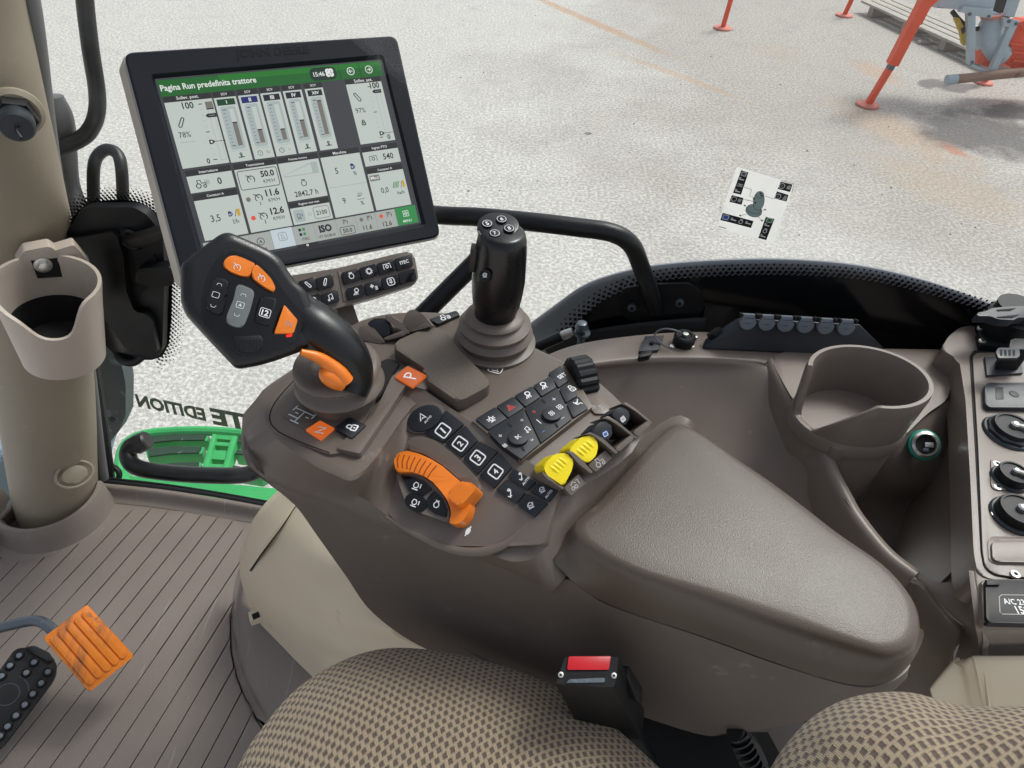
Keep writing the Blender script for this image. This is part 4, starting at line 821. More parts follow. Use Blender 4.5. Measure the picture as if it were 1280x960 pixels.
    head(40.4, 59, 37, "Potenza motore", 4.2); R(40.4, 39.4, 59, 56, 'panel'); b.flat(MP, [W(*p) for p in [(41.6, 45.6), (57.8, 45.6), (57.8, 40.6), (55.5, 40.6), (41.6, 44.5)]], S['mid'], lay(3)); b.flat(MP, [W(*p) for p in [(42, 45.2), (54.8, 45.2), (54.8, 41.3), (42, 44.6)]], S['panel'], lay(4))
    Ic(49.6, 49, 1.9, 'engine'); T(49.6, 53.6, 5.4, "2842,7 h", 'ink', 4, .01, 1.1)
    head(40.4, 58.8, 56.7, "Regime mot max", 4.8); R(40.4, 59.1, 58.8, 66.3, 'panel'); R(41.4, 60, 46.2, 65.4, 'mid', 2, .8); Ic(43.8, 62.8, 1.5, 'engine1'); Ic(48.6, 62.8, .7, 'circle', 'tan'); Ln(rnd([V(p) for p in [(50.6, 60.2), (57.8, 60.2), (57.8, 65.3), (50.6, 65.3)]], .9, 3), .25, 'tan', 4, True); T(54.2, 62.8, 2.5, "2100", 'ink', 4, .015, 1.1)
    head(60, 79, 37, "Macchina", 3.2); R(60, 39.4, 79, 66.3, 'panel'); Ln([(60.3, 53), (78.7, 53)], .15, 'faint'); T(66, 46, .7, "5", 'ink', 4, .005, 1.15); T(66, 59.5, .75, "9", 'ink', 4, .005, 1.15); Ic(74, 45, 1.4, 'pump', 'navy', 4, .3); T(74.4, 48.2, .8, "%", 'ink'); Ic(74, 57.8, 1.2, 'implement'); Ln([(72.3, 60), (75.9, 60)], .2, 'ink'); T(74.4, 61.8, .8, "%", 'ink')
    head(80.3, 98.4, 37.3, "Ingran PTO", 3.8); R(80.3, 39.7, 98.4, 46.1, 'panel'); Ic(85, 43, 2, 'pto', 'ink', 4, .16); T(92.6, 42.8, 2.6, "540", 'ink', 4, .015, 1.1)
    head(80.3, 98.4, 47.2, "Contatori A", 3.7); R(80.3, 49.6, 98.4, 66.3, 'panel'); R(80.9, 50.4, 85.8, 53, 'tan', 2); T(83.3, 51.6, 1.9, "Med", 'wht'); T(86.8, 58, 1.9, "0,0", 'ink', 4, .005, 1.15)
    for q in range(4): Ln([(91.2 + q * .8, 57.6), (92.3 + q * .8, 54.8)], .4, 'menu')
    Ln([(95.2, 58), (96.2, 55)], .2, 'ink'); R(96.2, 54.8, 97.4, 57.8, 'amber', 4); T(94.6, 60, 1.8, "ha/h", 'ink')
    # bottom bar
    R(0, 67, 100, 75, 'btn')
    for x in (19.5, 29, 39, 49, 59.4, 69, 79, 89): Ln([(x, 67.2), (x, 74.8)], .2, 'faint')
    R(29.2, 66.8, 38.9, 75, 'ltb', 2); Ic(24, 70.6, 1.6, 'circle'); Ic(24, 70.6, .9, 'nav', 'ink', 4, .4); Ic(34, 70.2, 1.8, 'lever', 'faint'); T(24, 73.8, 2, "GUIDA", 'ink'); T(34, 73.8, 3.4, "", 'faint')
    for q in range(4): R(41.6 + (q % 2) * 1.8, 68.2 + (q // 2) * 2, 42.8 + (q % 2) * 1.8, 69.4 + (q // 2) * 2, 'menu' if q % 2 else 'ink', 3)
    T(44, 73, 1.8, "iTEC", 'ink'); T(54, 70, 3.0, "ISO", 'ink', 4, .05, 1.1); T(54, 73.4, 4, "VT ISOBUS", 'ink')
    Ic(64, 69, 1.4, 'gauge'); Ln(rnd([V(p) for p in [(60.6, 71), (67.6, 71), (67.6, 74.4), (60.6, 74.4)]], .7, 3), .25, 'ink', 4, True); T(64.1, 72.7, 2.2, "50.0", 'ink', 4, .015, 1.05)
    for x, s_, m_ in ((74, "11.6", 'tan'), (84, "12.6", 'led')):
        b.flat(MP, [W(*p) for p in ell((x - 2.2, 69.2), .9, .9)], S[m_], lay(5)); Ic(x + 2, 69.2, 1.5, 'gauge'); T(x, 73, 2.2, s_, 'ink', 4, .01, 1.1)
    R(89.2, 66.8, 100, 75, 'menu', 3); Ic(94.4, 70, 1.5, 'grid4', 'wht', 5, .22); T(94.4, 73.4, 2.2, "MENU", 'wht', 5, .01)
    R(39, 75, 49, 76.6, 'head', 2); Ic(44, 75.8, .4, 'circle', 'wht', 5, .8)
    b.build('screen_print', so, kind='stuff')
display()
def keypad():
    pl = Pl(MP.hit(450, 350), MP.n + UP * .15, MP.x); t = thing('button_panel', pl.o, "brown strip of black function keys mounted directly below the display", "button panel")
    q = lambda *a: [(340 + x / 5.818, 290 + y / 5.818) for x, y in a]
    b = MB(); b.slab(pl, q((60, 330), (480, 262), (900, 158), (1000, 140), (1035, 170), (1065, 330), (1040, 380), (800, 460), (480, 552), (330, 590), (100, 560)), -.016, 0, M['brown2'], r=.004, bev=.003); b.build('panel', t)
    b = MB(); b.slab(pl, q((478, 285), (500, 290), (545, 500), (520, 505)), -.002, .0012, M['brown'], bev=.0005); b.build('divider', t)
    ks = [(262, 382, 'arm2'), (387, 362, 'arm'), (577, 318, 'engine'), (706, 285, 'gear'), (836, 250, 'pto'), (962, 218, 'ITEC'), (300, 500, 'lamp'), (425, 475, 'note'), (610, 435, 'lamp'), (742, 400, 'climate'), (865, 360, 'person'), (988, 320, '')]
    for x, y, nm in ks:
        b = MB(); b.slab(pl, q((x - 70, y - 22), (x + 50, y - 56), (x + 66, y + 26), (x - 52, y + 60)), -.002, .0045, M['gloss'], r=.0015, bev=.0016); o = b.build('button', t); g = MB(); c = q((x, y))[0]
        if nm == 'ITEC': g.text(pl, c, (5.3, -1.5), "ITEC", M['white'], .0048, .02)
        elif nm: g.icon(pl, c, (4.6, -1.3), nm, M['white'], .0048, .2)
        else: g.bm.free(); continue
        g.build('symbol', o)
    b = MB(); st = Pl(pl.hit(440, 400, -.03), pl.n, pl.x); b.slab(st, [(418, 378), (440, 374), (452, 410), (430, 420)], -.02, 0, M['brown2'], bev=.003); b.build('stalk', t)
keypad()
def bracket():
    pl = Pl(GL.o + GL.n * .02, GL.n, GL.x); t = thing('display_bracket', pl.hit(150, 340), "black moulded display bracket housing beside the pillar, with a round arm toward the screen", "bracket")
    b = MB(); b.slab(pl, [(74, 305), (101, 262), (110, 259), (167, 259), (182, 267), (195, 282), (204, 305), (206, 340), (203, 437), (196, 447), (192, 448), (157, 437), (127, 392), (105, 345)], -.015, 0, M['black'], r=.006, bev=.010, seg=3)
    b.slab(pl, [(70, 312), (80, 300), (138, 290), (147, 297), (154, 320), (158, 365), (168, 390), (182, 392), (190, 402), (197, 440), (157, 437), (127, 392), (100, 345)], -.02, .012, M['black'], r=.004, bev=.006, seg=3); b.build('housing', t)
    b = MB(); b.slab(pl, [(166, 342), (192, 318), (200, 335), (186, 360), (172, 370)], -.01, .0015, M['void'], r=.002); b.build('slot', t)
    b = MB(); b.slab(pl, [(172, 336), (212, 334), (219, 344), (216, 357), (190, 360), (168, 352)], .002, .022, M['black'], r=.004, bev=.006); b.build('clamp_lever', t)
    b = MB(); c = pl.hit(165, 298, .0); d = (atd(240, 296, c_d := .86) - c).normalized(); b.tube([c - d * .02, c + d * .055, MP.hit(330, 250, -.03)], .0112, M['rail'], 6, 18); b.build('arm', t)
    b = MB(); b.lathe(c, pl.n, [(0, -.002), (.0185, -.002), (.0185, .004), (.0155, .007), (.0115, .006), (0, .006)], M['gloss'], 28); b.build('arm_socket', t)
bracket()
# ---------------------------------------------------------------- armrest console
CT = Z(.70)
h0, h1 = CT.hit(530, 487), CT.hit(722, 617); hd = (h1 - h0).normalized()
FN = UP.copy(); FN.rotate(Matrix.Rotation(rad(28), 3, hd))
if FN.dot(CAM - h0) < UP.dot(CAM - h0): FN = UP.copy(); FN.rotate(Matrix.Rotation(rad(-28), 3, hd))
FA = Pl(h0, FN, hd)
def console():
    t = thing('armrest_console', CT.hit(560, 520), "brown seat-mounted armrest console crowded with buttons, dials and an orange throttle wheel", "armrest console")
    z = lambda u, v, q: atz(u, v, q)
    a_, b_ = z(760, 755, .622), z(1060, 855, .622); d_ = b_ - a_; SW = Pl(a_, (d_.y, -d_.x, 0), d_)
    if SW.n.dot(CAM - a_) < 0: SW = Pl(a_, -SW.n, d_)
    W = lambda p: SW.hit(*p)
    crease = [(309, 577), (325, 594), (374, 618), (411, 630), (452, 650), (520, 674), (607, 702), (672, 730), (713, 726)]
    lidc = [(760, 757), (875, 796), (975, 832)]; lidz = [((1060, 857), .62), ((1106, 856), .62), ((1138, 832), .62)]; botz = [((1010, 901), .53), ((1098, 876), .575), ((1130, 850), .595)]
    bot = [(311, 584), (328, 599), (368, 631), (396, 669), (431, 718), (467, 767), (532, 811), (640, 848), (713, 872), (760, 893), (868, 928), (912, 929)]
    farx = [(1148, 778), (1105, 705), (977, 610), (868, 540), (800, 548), (752, 478), (668, 432), (600, 398), (530, 388), (452, 398), (375, 452), (334, 480)]
    FZ = lambda u, v, h: (lambda p: V((p.x, p.y, h)))(z(u, v, .67 if u > 760 else .70))
    KN, BN = z(305, 551, .662), z(307, 560, .648)
    K = [W(p) for p in crease + lidc]; BT = [W(p) for p in bot]; BT = [p + SW.n * (-.010 if k > 8 else 0) for k, p in enumerate(BT)]; K += [z(*p, h) for p, h in lidz]; BT += [z(*p, h) for p, h in botz]
    K = [KN] + K; BT = [BN] + BT
    FK = [FZ(u, v, .62) for u, v in farx]; FB = [V((p.x - .01, p.y - .03, .46 if u > 500 else .56)) for (u, v), p in zip(farx, FK)]
    mid = [a.lerp(c, .4) + SW.n * .001 for a, c in zip(K + FK, BT + FB)]; RT = K + FK; rc = sum(RT, V((0, 0, 0))) / len(RT)
    b = MB(); b.loft([BT + FB, mid, [p - UP * .003 for p in RT], RT, [p + (rc - p) * .02 + UP * .0004 for p in RT]], M['brown'], k=5); b.build('lower_shell', t, sharp=40)
    A = [z(324, 491, .70), z(322, 505, .70), z(338, 538, .70), z(372, 566, .70), z(415, 590, .70), z(455, 590, .697), FA.hit(528, 500), FA.hit(590, 540), FA.hit(665, 588), FA.hit(706, 614)]
    B = [z(307, 514, .676), z(304, 538, .672), z(314, 562, .665), z(352, 592, .655), z(398, 610, .655), z(452, 622, .655), FA.hit(508, 660, -.002), FA.hit(598, 688, -.002), FA.hit(650, 702, -.002), z(691, 674, .668)]
    C_ = [KN] + [W(p) for p in crease[:-1] + [(706, 722)]]
    fx = farx[4:]; FA_ = [z(u, v, .70) for u, v in fx]; A += FA_; B += [p + V((0, .004, -.02)) for p in FA_]; C_ += [p + V((0, .002, -.06)) for p in FA_]
    D = [p - UP * .012 + (rc - p) * .02 for p in C_]; ctr = sum(A, V((0, 0, 0))) / len(A); TT = [p + (ctr - p) * .04 for p in A]; A = [p - UP * .003 for p in A]
    b = MB(); b.loft([D, C_, [a.lerp(c, .5) + SW.n * .001 for a, c in zip(B, C_)], B, A, TT], M['brown'], k=5); b.build('body', t, sharp=40)
    # lid
    top = [(719, 661), (778, 707), (883, 743), (989, 778), (1070, 805), (1112, 814), (1141, 803), (1149, 775), (1138, 742), (1105, 705), (1047, 664), (977, 610), (914, 567), (868, 536), (836, 536), (754, 622)]
    TP = [z(u, v, .682) for u, v in top]; c = sum(TP, V((0, 0, 0))) / len(TP)
    bs = [(697, 702), (760, 755), (875, 794), (975, 830), (1060, 855), (1108, 853), (1139, 827), (1151.5, 790)]
    BP = [z(u, v, .622) for u, v in bs]; BP[0] = SW.hit(704, 715)
    for p in TP[8:]:
        q = (p - c); q.z = 0; q.normalize(); e = p + q * .006; e.z = .622; BP.append(e)
    BP[15] = z(692, 668, .652); BP[14] = z(822, 534, .66); BP[13] = z(868, 534, .66)
    hz = lambda p: (lambda q: V((q.x, q.y, 0)).normalized())(p - c); TO = [p + hz(p) * .0045 - UP * .012 for p in TP]; T1_ = [p + hz(p) * .0022 - UP * .0045 for p in TP]; TP = [p - hz(p) * .0015 - UP * .0008 for p in TP]; TI = [p - hz(p) * .009 + UP * .0012 for p in TP]; TI2 = [p + (c - p) * .25 + UP * .0022 for p in TP]; TM = [a.lerp(b_, .5) + hz(a) * .0015 for a, b_ in zip(BP, TO)]
    b = MB(); b.loft([BP, [p + UP * .004 for p in BP], TM, TO, T1_, TP, TI, TI2, [p + (c - p) * .7 + UP * .003 for p in TP]], M['leather'], k=4); b.build('armrest_lid', t, sharp=70)
    # drive-lever deck, palm rest, side rail
    b = MB(); b.slab(CT, [(333, 520), (340, 498), (380, 462), (440, 452), (482, 470), (470, 500), (447, 540), (425, 566), (412, 568), (370, 552), (342, 538)], -.002, .002, M['brown2'], r=.016, n=8, bev=.001); b.build('lever_deck', t)
    b = MB(); b.rib(CT, crs(CT.P([(412, 566), (372, 551), (345, 537), (337, 520), (348, 497), (378, 467), (410, 456)], .0024), 6), .0012, M['void'], .0024); b.build('deck_seam', t)
    b = MB(); b.slab(CT, [(455, 515), (478, 492), (492, 466), (500, 452), (484, 448), (470, 455), (440, 500)], -.001, .0026, M['void'], r=.004); b.build('lever_slot', t)
    b = MB(); b.slab(CT, [(491, 434), (498, 425), (536, 408), (556, 412), (575, 438), (613, 476), (610, 483), (580, 499), (570, 500), (531, 473), (535, 463)], -.002, .013, M['grain'], r=.005, bev=.004, seg=3); b.build('palm_rest', t, sharp=45)
    b = MB(); b.slab(CT, [(420, 560), (450, 567), (508, 480), (532, 487), (548, 468), (512, 455), (490, 470), (466, 520), (432, 548)], -.002, .0052, M['brown2'], r=.003, bev=.002); b.build('side_rail', t)
    def lamp(pl, q, txt, c, d, h):
        b = MB(); b.slab(pl, q, h - .003, h, M['glow'], r=.001, bev=.0006); o = b.build('indicator_lamp', t); g = MB(); g.text(pl, c, d, txt, M['white'], h + .0003, .0, 1); g.build('letter', o)
    lamp(CT, [(494, 470), (509.5, 457.4), (533, 469), (516, 483.4)], "P", (513.5, 469.5), (1.7, -3.4), .0085); lamp(CT, [(382, 537), (400, 525.5), (418, 535), (401, 549.5)], "N", (401, 537.5), (2.2, -3.8), .0042)
    b = MB(); b.slab(CT, [(418, 534), (437, 521), (458, 531), (440, 548)], -.001, .0072, M['button'], r=.002, bev=.001); o = b.build('lock_button', t); g = MB(); g.icon(CT, (440, 534), (3.6, -5.6), 'lock', M['white'], .0075, .25); g.build('symbol', o)
    b = MB(); b.slab(CT, [(352, 520), (368, 506), (397, 520), (384, 538)], -.001, .0028, M['brown'], r=.004, bev=.0004); o = b.build('shift_pattern', t); g = MB(); g.icon(CT, (375, 520.5), (13, 6), 'pattern', M['white'], .0031, .1, .8); g.build('symbol', o)
    # fascia
    b = MB(); b.slab(FA, [(452, 567), (470, 535), (512, 477), (530, 487), (705, 607), (692, 640), (681, 680), (645, 682), (600, 683), (560, 682), (500, 657), (472, 628), (462, 600)], -.03, .004, M['brown2'], r=.004, bev=.0025, seg=3); b.build('fascia', t, sharp=45)
    q8 = lambda *a: [(430 + x / 3.839, 430 + y / 3.839) for x, y in a]; q7 = lambda *a: [(480 + x / 6.857, 540 + y / 6.857) for x, y in a]
    b = MB(); P = [q8(p)[0] for p in ell((383, 353), 103, 70, -.45, 26)]; b.slab(FA, P, .003, .0065, M['brown'], bev=.0015); b.build('oval_rim', t)
    b = MB(); P = [q8(p)[0] for p in ell((385, 355), 87, 58, -.45, 26)]; b.slab(FA, P, .004, .0085, M['button'], bev=.001); o = b.build('steering_button', t)
    g = MB(); g.icon(FA, q8((375, 350))[0], (6, -4), 'nav', M['white'], .0088, .25); g.text(FA, q8((402, 362))[0], (4.2, -4.6), "AUTO", M['white'], .0088, .02); g.build('symbol', o)
    def btn(a, sy=None, h=.0068, pl=FA, f=q8, mt='button', nm='button'):
        b = MB(); b.slab(pl, f(*a), .002, h, M[mt], r=.0012, bev=.0008); o = b.build(nm, t)
        if sy:
            g = MB()
            for s_ in sy:
                c = f((s_[1], s_[2]))[0]
                if s_[0][0] == '"': g.text(pl, c, (s_[3], s_[4]), s_[0][1:], M[s_[5] if len(s_) > 5 else 'white'], h + .0003, .025)
                else: g.icon(pl, c, (s_[3], s_[4]), s_[0], M[s_[5] if len(s_) > 5 else 'white'], h + .0003, .22)
            g.build('symbol', o)
        return o
    num = lambda n_, x, y: [('sq', x, y, 6.2, 4.4), ('"' + n_, x, y, 1.9 if n_ != '1' else .8, -2.0 if n_ != '1' else -.8)]
    btn([(490, 318), (574, 383), (478, 470), (385, 430)], num('1', 475, 415)); btn([(582, 390), (642, 462), (565, 541), (484, 476)], num('2', 557, 478)); btn([(650, 466), (738, 514), (640, 625), (572, 548)], num('3', 642, 545)); btn([(746, 520), (806, 590), (720, 690), (648, 632)], num('4', 727, 612))
    btn([(814, 596), (920, 662), (880, 700), (785, 640)], [('arrowdown', 850, 635, 4, -3.5), ('"AUTO', 873, 657, 4, -5)]); btn([(928, 667), (1030, 702), (985, 756), (890, 706)], [('hitch', 950, 700, 4.4, -2.5), ('"AUTO', 982, 720, 4, -5)])
    btn([(780, 648), (870, 712), (828, 764), (728, 700)], [('arrowdown', 797, 715, 4.4, -4)]); btn([(876, 716), (978, 762), (914, 830), (832, 770)], [('hitch', 895, 775, 5, -2.5)])
    # throttle wheel
    b = MB(); b.tube([FA.hit(u, v, .002) for u, v in [(482, 645), (520, 668), (562, 686), (598, 690), (628, 682), (650, 664), (668, 649)]], [.0015, .003, .004, .0045, .004, .003, .0015], M['brown2'], 8, 14); b.build('scoop_edge', t, sharp=80)
    b = MB(); b.slab(FA, q7((195, 150), (205, 70), (250, 42), (330, 35), (450, 75), (600, 190), (740, 330), (800, 410), (838, 480), (800, 560), (740, 500), (640, 400), (500, 280), (330, 180)), .002, .012, M['brown2'], r=.006, bev=.005, seg=3); b.build('wheel_shroud', t, sharp=60)
    b = MB(); b.slab(FA, q7((85, 250), (92, 210), (130, 175), (200, 160), (300, 185), (400, 230), (500, 290), (580, 360), (640, 410), (690, 460), (735, 590), (732, 650), (710, 710), (670, 770), (620, 792), (548, 780), (575, 720), (570, 660), (540, 580), (490, 510), (420, 430), (340, 375), (240, 340), (100, 340)), .002, .020, M['orange'], r=.003, bev=.006, seg=4); wo = b.build('throttle_wheel', t, sharp=60)
    b = MB(); b.slab(FA, q7((560, 560), (545, 520), (600, 470), (640, 420), (690, 428), (750, 433), (783, 462), (785, 480), (770, 510), (700, 590), (650, 630), (600, 622)), .008, .030, M['orange'], r=.003, bev=.006, seg=4); b.build('thumb_tab', wo, sharp=60)
    for k in range(8):
        x = 130 + k * 46; y = 185 + k * 4 + k * k * 1.4; l = 120 - k * 1; b = MB(); P = FA.P(q7((x, y + 4), (x - 15 - k * 5, y + l * .55), (x - 22 - k * 8 + (k < 3) * 14, y + l)), .0203)
        b.rib(FA, crs(P, 4), .0011, mat_groove, .0203); b.build('ridge', wo)
    b = MB(); b.slab(FA, q7((100, 345), (230, 345), (340, 385), (430, 450), (500, 530), (545, 620), (565, 700), (548, 775), (300, 690), (200, 640), (168, 560), (130, 450)), .002, .0135, M['brown2'], r=.004, bev=.002); b.build('wheel_hub', t)
    bq = dict(h=.0152, f=q7, mt='gloss')
    btn([(140, 368), (250, 380), (350, 425), (413, 488), (320, 553), (215, 505), (180, 440)], [('engine1', 280, 460, 5.2, 1.8)], **bq); btn([(430, 498), (500, 570), (540, 660), (530, 730), (440, 700), (372, 650), (362, 575)], [('engine', 450, 620, 4.8, 1.8)], **bq)
    btn([p for p in ell((272, 602), 98, 76, .45, 22)], [('engine1', 265, 605, 5, 1.8)], **bq)
    b = MB(); b.icon(FA, (487, 560), (4.6, -1), 'hare', M['white'], .0046, .5); b.icon(FA, (585, 664), (2, -3.4), 'circle', M['white'], .0046, .6, .5); b.pxline(FA, [(581, 670), (589, 658)], .0014, M['white'], .0047); b.build('printed_symbols', t)
    # climate panel
    def pan(a, h, nm, mt): b = MB(); b.slab(CT, q8(*a), -.002, h, M[mt], r=.002, bev=.001); return b.build(nm, t)
    pan([(612, 365), (1000, 138), (1070, 92), (1195, 300), (1098, 372), (850, 562), (740, 470)], .006, 'climate_panel', 'brown2')
    kw = dict(pl=CT, h=.0085)
    xs = [(628, 360, 690, 412), (728, 300, 786, 355), (815, 250, 868, 302), (905, 200, 945, 252), (1000, 150, 1023, 205)]
    for k, (nm, cx, cy) in enumerate([('beacon', 706, 360), ('tri', 797, 304), ('lamp', 880, 245), ('lamp', 956, 200)]):
        a, c = xs[k], xs[k + 1]; btn([(a[0] + 4, a[1] - 2), (c[0] - 4, c[1] + 2), (c[2] - 4, c[3] + 2), (a[2] + 4, a[3] - 2)], [(nm, cx, cy, 4.6, -2.8) + (('redp',) if nm == 'tri' else ())], **kw)
    btn([(690, 418), (862, 312), (940, 478), (850, 552), (748, 478)], [('plus', 750, 440, 2.4, -1.4), ('note', 880, 410, 3.6, -2.6), ('next', 853, 365, 2, -1.2), ('next', 902, 460, 2, -1.2), ('fan', 772, 487, 2.6, -1.6)], **kw)
    btn([(868, 308), (1024, 212), (1092, 360), (946, 474)], [('plus', 912, 325, 2.4, -1.4, 'redp'), ('bar', 935, 372, 3.6, -2.2), ('minus', 957, 420, 2.4, -1.5, 'bluep'), ('plus', 1008, 264, 2.4, -1.4), ('fan', 1035, 302, 3.4, -2.2), ('minus', 1050, 355, 2.4, -1.4)], **kw)
    for cx, cy, r_, nm in ((835, 445, .0096, 'cross'), (996, 332, .0096, 'fan')):
        b = MB(); b.disc(CT, q8((cx, cy))[0], r_, .006, .0125, M['button'], .001); o = b.build('dial', t); g = MB(); g.icon(CT, q8((cx, cy))[0], (3.2, -2), nm, M['white'], .0128, .2); g.build('symbol', o)
        for k, (dx, dy) in enumerate(((-48, -68), (30, 68))): b = MB(); e = q8((cx + dx, cy + dy), (cx + dx * .62, cy + dy * .72)); b.pxline(CT, e, .0022, M['void'], .0089); b.build('dial_stop', t)
    for k, (a, nm, cx, cy) in enumerate([([(982, 138), (1040, 104), (1078, 175), (1030, 208)], '"SET', 1046, 152), ([(1034, 214), (1082, 182), (1122, 246), (1066, 280)], 'lock', 1092, 212), ([(1070, 286), (1126, 252), (1172, 308), (1100, 352)], 'seat', 1122, 283)]):
        btn(a, [(nm, cx, cy, 4.6 if nm[0] == '"' else 4, -2.8)], **kw)
    # ribbed thumbwheel on the far edge
    ax = (CT.hit(737, 508) - CT.hit(707, 456)).normalized(); ax = V((-ax.y, ax.x, 0)); b = MB(); c = CT.hit(726, 474, -.002)
    if ax.y < 0: ax = -ax
    rr_ = .026; prof = []; n = 48; vs = []; fs = []; e1 = UP; e2 = ax.cross(e1)
    for k, (off, sc_) in enumerate(((-.012, .0), (-.012, .9), (-.009, 1), (.009, 1), (.012, .9), (.012, 0))):
        for j in range(n):
            a = 2 * math.pi * j / n; r2 = rr_ * sc_ * (1 if j % 3 else .93); vs.append(c + ax * off + (e1 * math.cos(a) + e2 * math.sin(a)) * r2)
    for k in range(5):
        for j in range(n): fs.append((k * n + j, k * n + (j + 1) % n, (k + 1) * n + (j + 1) % n, (k + 1) * n + j))
    b.add(vs, fs, M['black']); b.build('thumbwheel', t, sharp=20)
    b = MB(); b.icon(CT, (746, 509), (6, -3.5), 'climate', M['pale'], .0022, .14); b.slab(CT, [(734, 505), (745, 496), (764, 510), (757, 517), (744, 517)], -.002, .0018, M['taupe'], r=.002, bev=.0005); b.build('seat_label', t)
    # paddle levers behind the lid
    q6 = lambda *a: [(660 + x / 6.4, 440 + y / 6.4) for x, y in a]
    fn = Pl(CT.hit(735, 575, .01), V((.30, -.62, .9))); n1 = V((.62, .45, 0))
    def paddle(px, mt, grooves=0, nm='paddle', mark=None, hh=.016):
        b = MB(); b.slab(fn, px, -.012, hh, M[mt], r=.003, bev=.005, seg=3); o = b.build(nm, t, sharp=60)
        if grooves:
            for k in range(4):
                f = .12 + k * .25; a_ = V(px[0]).lerp(V(px[1]), f) + V((3, 1.5)); P = [a_, a_ + V((9, 5.5)), a_ + V((17, 13))]
                g = MB(); g.tube([fn.hit(p.x, p.y, hh - (.001 if n_ == 1 else .003)) for n_, p in enumerate(P)], .0021, M[mt], 4, 8); g.build('ridge', o, sharp=80)
        if mark: g = MB(); g.pxflat(fn, mark[0], M[mark[1]], hh + .0004, .0006); g.icon(fn, mark[2], (2.4, -1.2), 'sq', M['white'], hh + .0006, .25); g.build('marking', o)
    def fin(a, nm='fin'):
        b = MB(); b.slab(fn, a, -.014, .018, M['brown2'], r=.002, bev=.002); b.build(nm, t)
    y1 = [(120, 905), (215, 815), (300, 808), (345, 830), (365, 880), (350, 950), (285, 1075), (150, 985)]
    y2 = [(328, 770), (430, 680), (510, 665), (545, 690), (562, 755), (545, 830), (478, 893), (345, 800)]
    d1 = [(660, 495), (740, 432), (790, 440), (815, 500), (800, 570), (760, 590)]; d2 = [(500, 640), (590, 548), (650, 560), (680, 620), (665, 690), (620, 715)]
    paddle(q6(*d1), 'button', mark=(q6((737, 530), (762, 505), (785, 535), (760, 570)), 'pale', q6((760, 538))[0])); paddle(q6(*d2), 'button', mark=(q6((592, 648), (625, 622), (648, 655), (610, 690)), 'sblue', q6((620, 657))[0]))
    paddle(q6(*y2), 'yellow', 1, 'yellow_paddle'); paddle(q6(*y1), 'yellow', 1, 'yellow_paddle')
    for a in ([(745, 412), (780, 402), (850, 440), (995, 565), (990, 580), (870, 480), (800, 435)], [(590, 530), (640, 510), (710, 550), (872, 685), (862, 695), (720, 585), (650, 540)], [(450, 660), (500, 640), (600, 690), (718, 800), (705, 818), (590, 720), (510, 660)], [(300, 800), (350, 790), (420, 850), (520, 960), (505, 975), (400, 890), (340, 815)], [(110, 955), (150, 980), (240, 1062), (292, 1085), (280, 1100), (135, 1000)]): fin(q6(*a))
    for a in ([(845, 635), (960, 545), (985, 560), (975, 590), (870, 672), (850, 660)], [(700, 765), (825, 660), (850, 675), (838, 705), (725, 800), (705, 790)]): fin(q6(*a), 'thumb_rest')
    for a, nm, c in (([(480, 905), (620, 785), (672, 850), (545, 960)], 'tractor', (572, 878)), ([(290, 1085), (405, 975), (460, 1050), (345, 1150)], 'implement', (372, 1058))):
        b = MB(); b.slab(fn, q6(*a), -.01, .012, M['brown2'], r=.001, bev=.001); o = b.build('symbol_plate', t); g = MB(); g.icon(fn, q6(c)[0], (5.4, -3.6), nm, M['pale'], .0124, .2); g.build('symbol', o)
    b = MB(); b.slab(fn, q6((640, 690), (860, 690), (880, 640), (980, 575), (800, 450), (700, 520)), -.02, -.008, M['void']); b.build('paddle_well', t)
    # small paddles at the front
    q5 = lambda *a: [(340 + x / 5.818, 290 + y / 5.818) for x, y in a]; f2 = Pl(CT.hit(495, 405, .012), V((-.1, -.75, .75)))
    b = MB(); b.slab(f2, q5((690, 665), (740, 630), (820, 625), (850, 680), (860, 740), (790, 770)), -.01, .006, M['button'], r=.002, bev=.003); b.build('paddle', t)
    for a in ([(625, 700), (680, 670), (740, 700), (825, 800), (800, 815), (640, 780)], [(815, 610), (850, 600), (960, 670), (1005, 735), (985, 745), (830, 640)], [(945, 660), (985, 575), (1030, 560), (1100, 600), (1165, 680), (1140, 690), (1010, 720)], [(808, 770), (960, 710), (980, 725), (975, 750), (830, 790)], [(985, 690), (1130, 650), (1150, 668), (1140, 690), (1000, 730)]):
        b = MB(); b.slab(f2, q5(*a), -.012, .008, M['brown2'], r=.002, bev=.003); b.build('fin', t)
    b = MB(); b.slab(CT, [(536, 399), (570, 388), (575, 393), (548, 405)], -.001, .004, M['button'], r=.002, bev=.001); o = b.build('button', t); g = MB(); g.icon(CT, (556, 396), (6, -2), 'tractor', M['white'], .0043, .2); g.build('symbol', o)
    b = MB(); b.icon(CT, (620, 460), (8, 2), 'lever', M['white'], .0008, .12); b.build('printed_lever', t)
    # underneath
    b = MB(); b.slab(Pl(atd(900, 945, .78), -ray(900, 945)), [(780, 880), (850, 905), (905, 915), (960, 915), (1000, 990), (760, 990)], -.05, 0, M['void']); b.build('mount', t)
    b = MB(); b.tube([atd(918, 915, .72), atd(935, 930, .73), atd(948, 955, .74), atd(955, 990, .75)], .010, M['seal'], 5, 14)
    for k in range(9): b.tube([atd(922 + k * 3.6, 918 + k * 8, .722), atd(923 + k * 3.6, 920 + k * 8, .722)], .0117, M['seal'], 2, 14)
    b.build('corrugated_hose', t)
mat_groove = mat("orange_groove", (150, 62, 10), .5)
console()
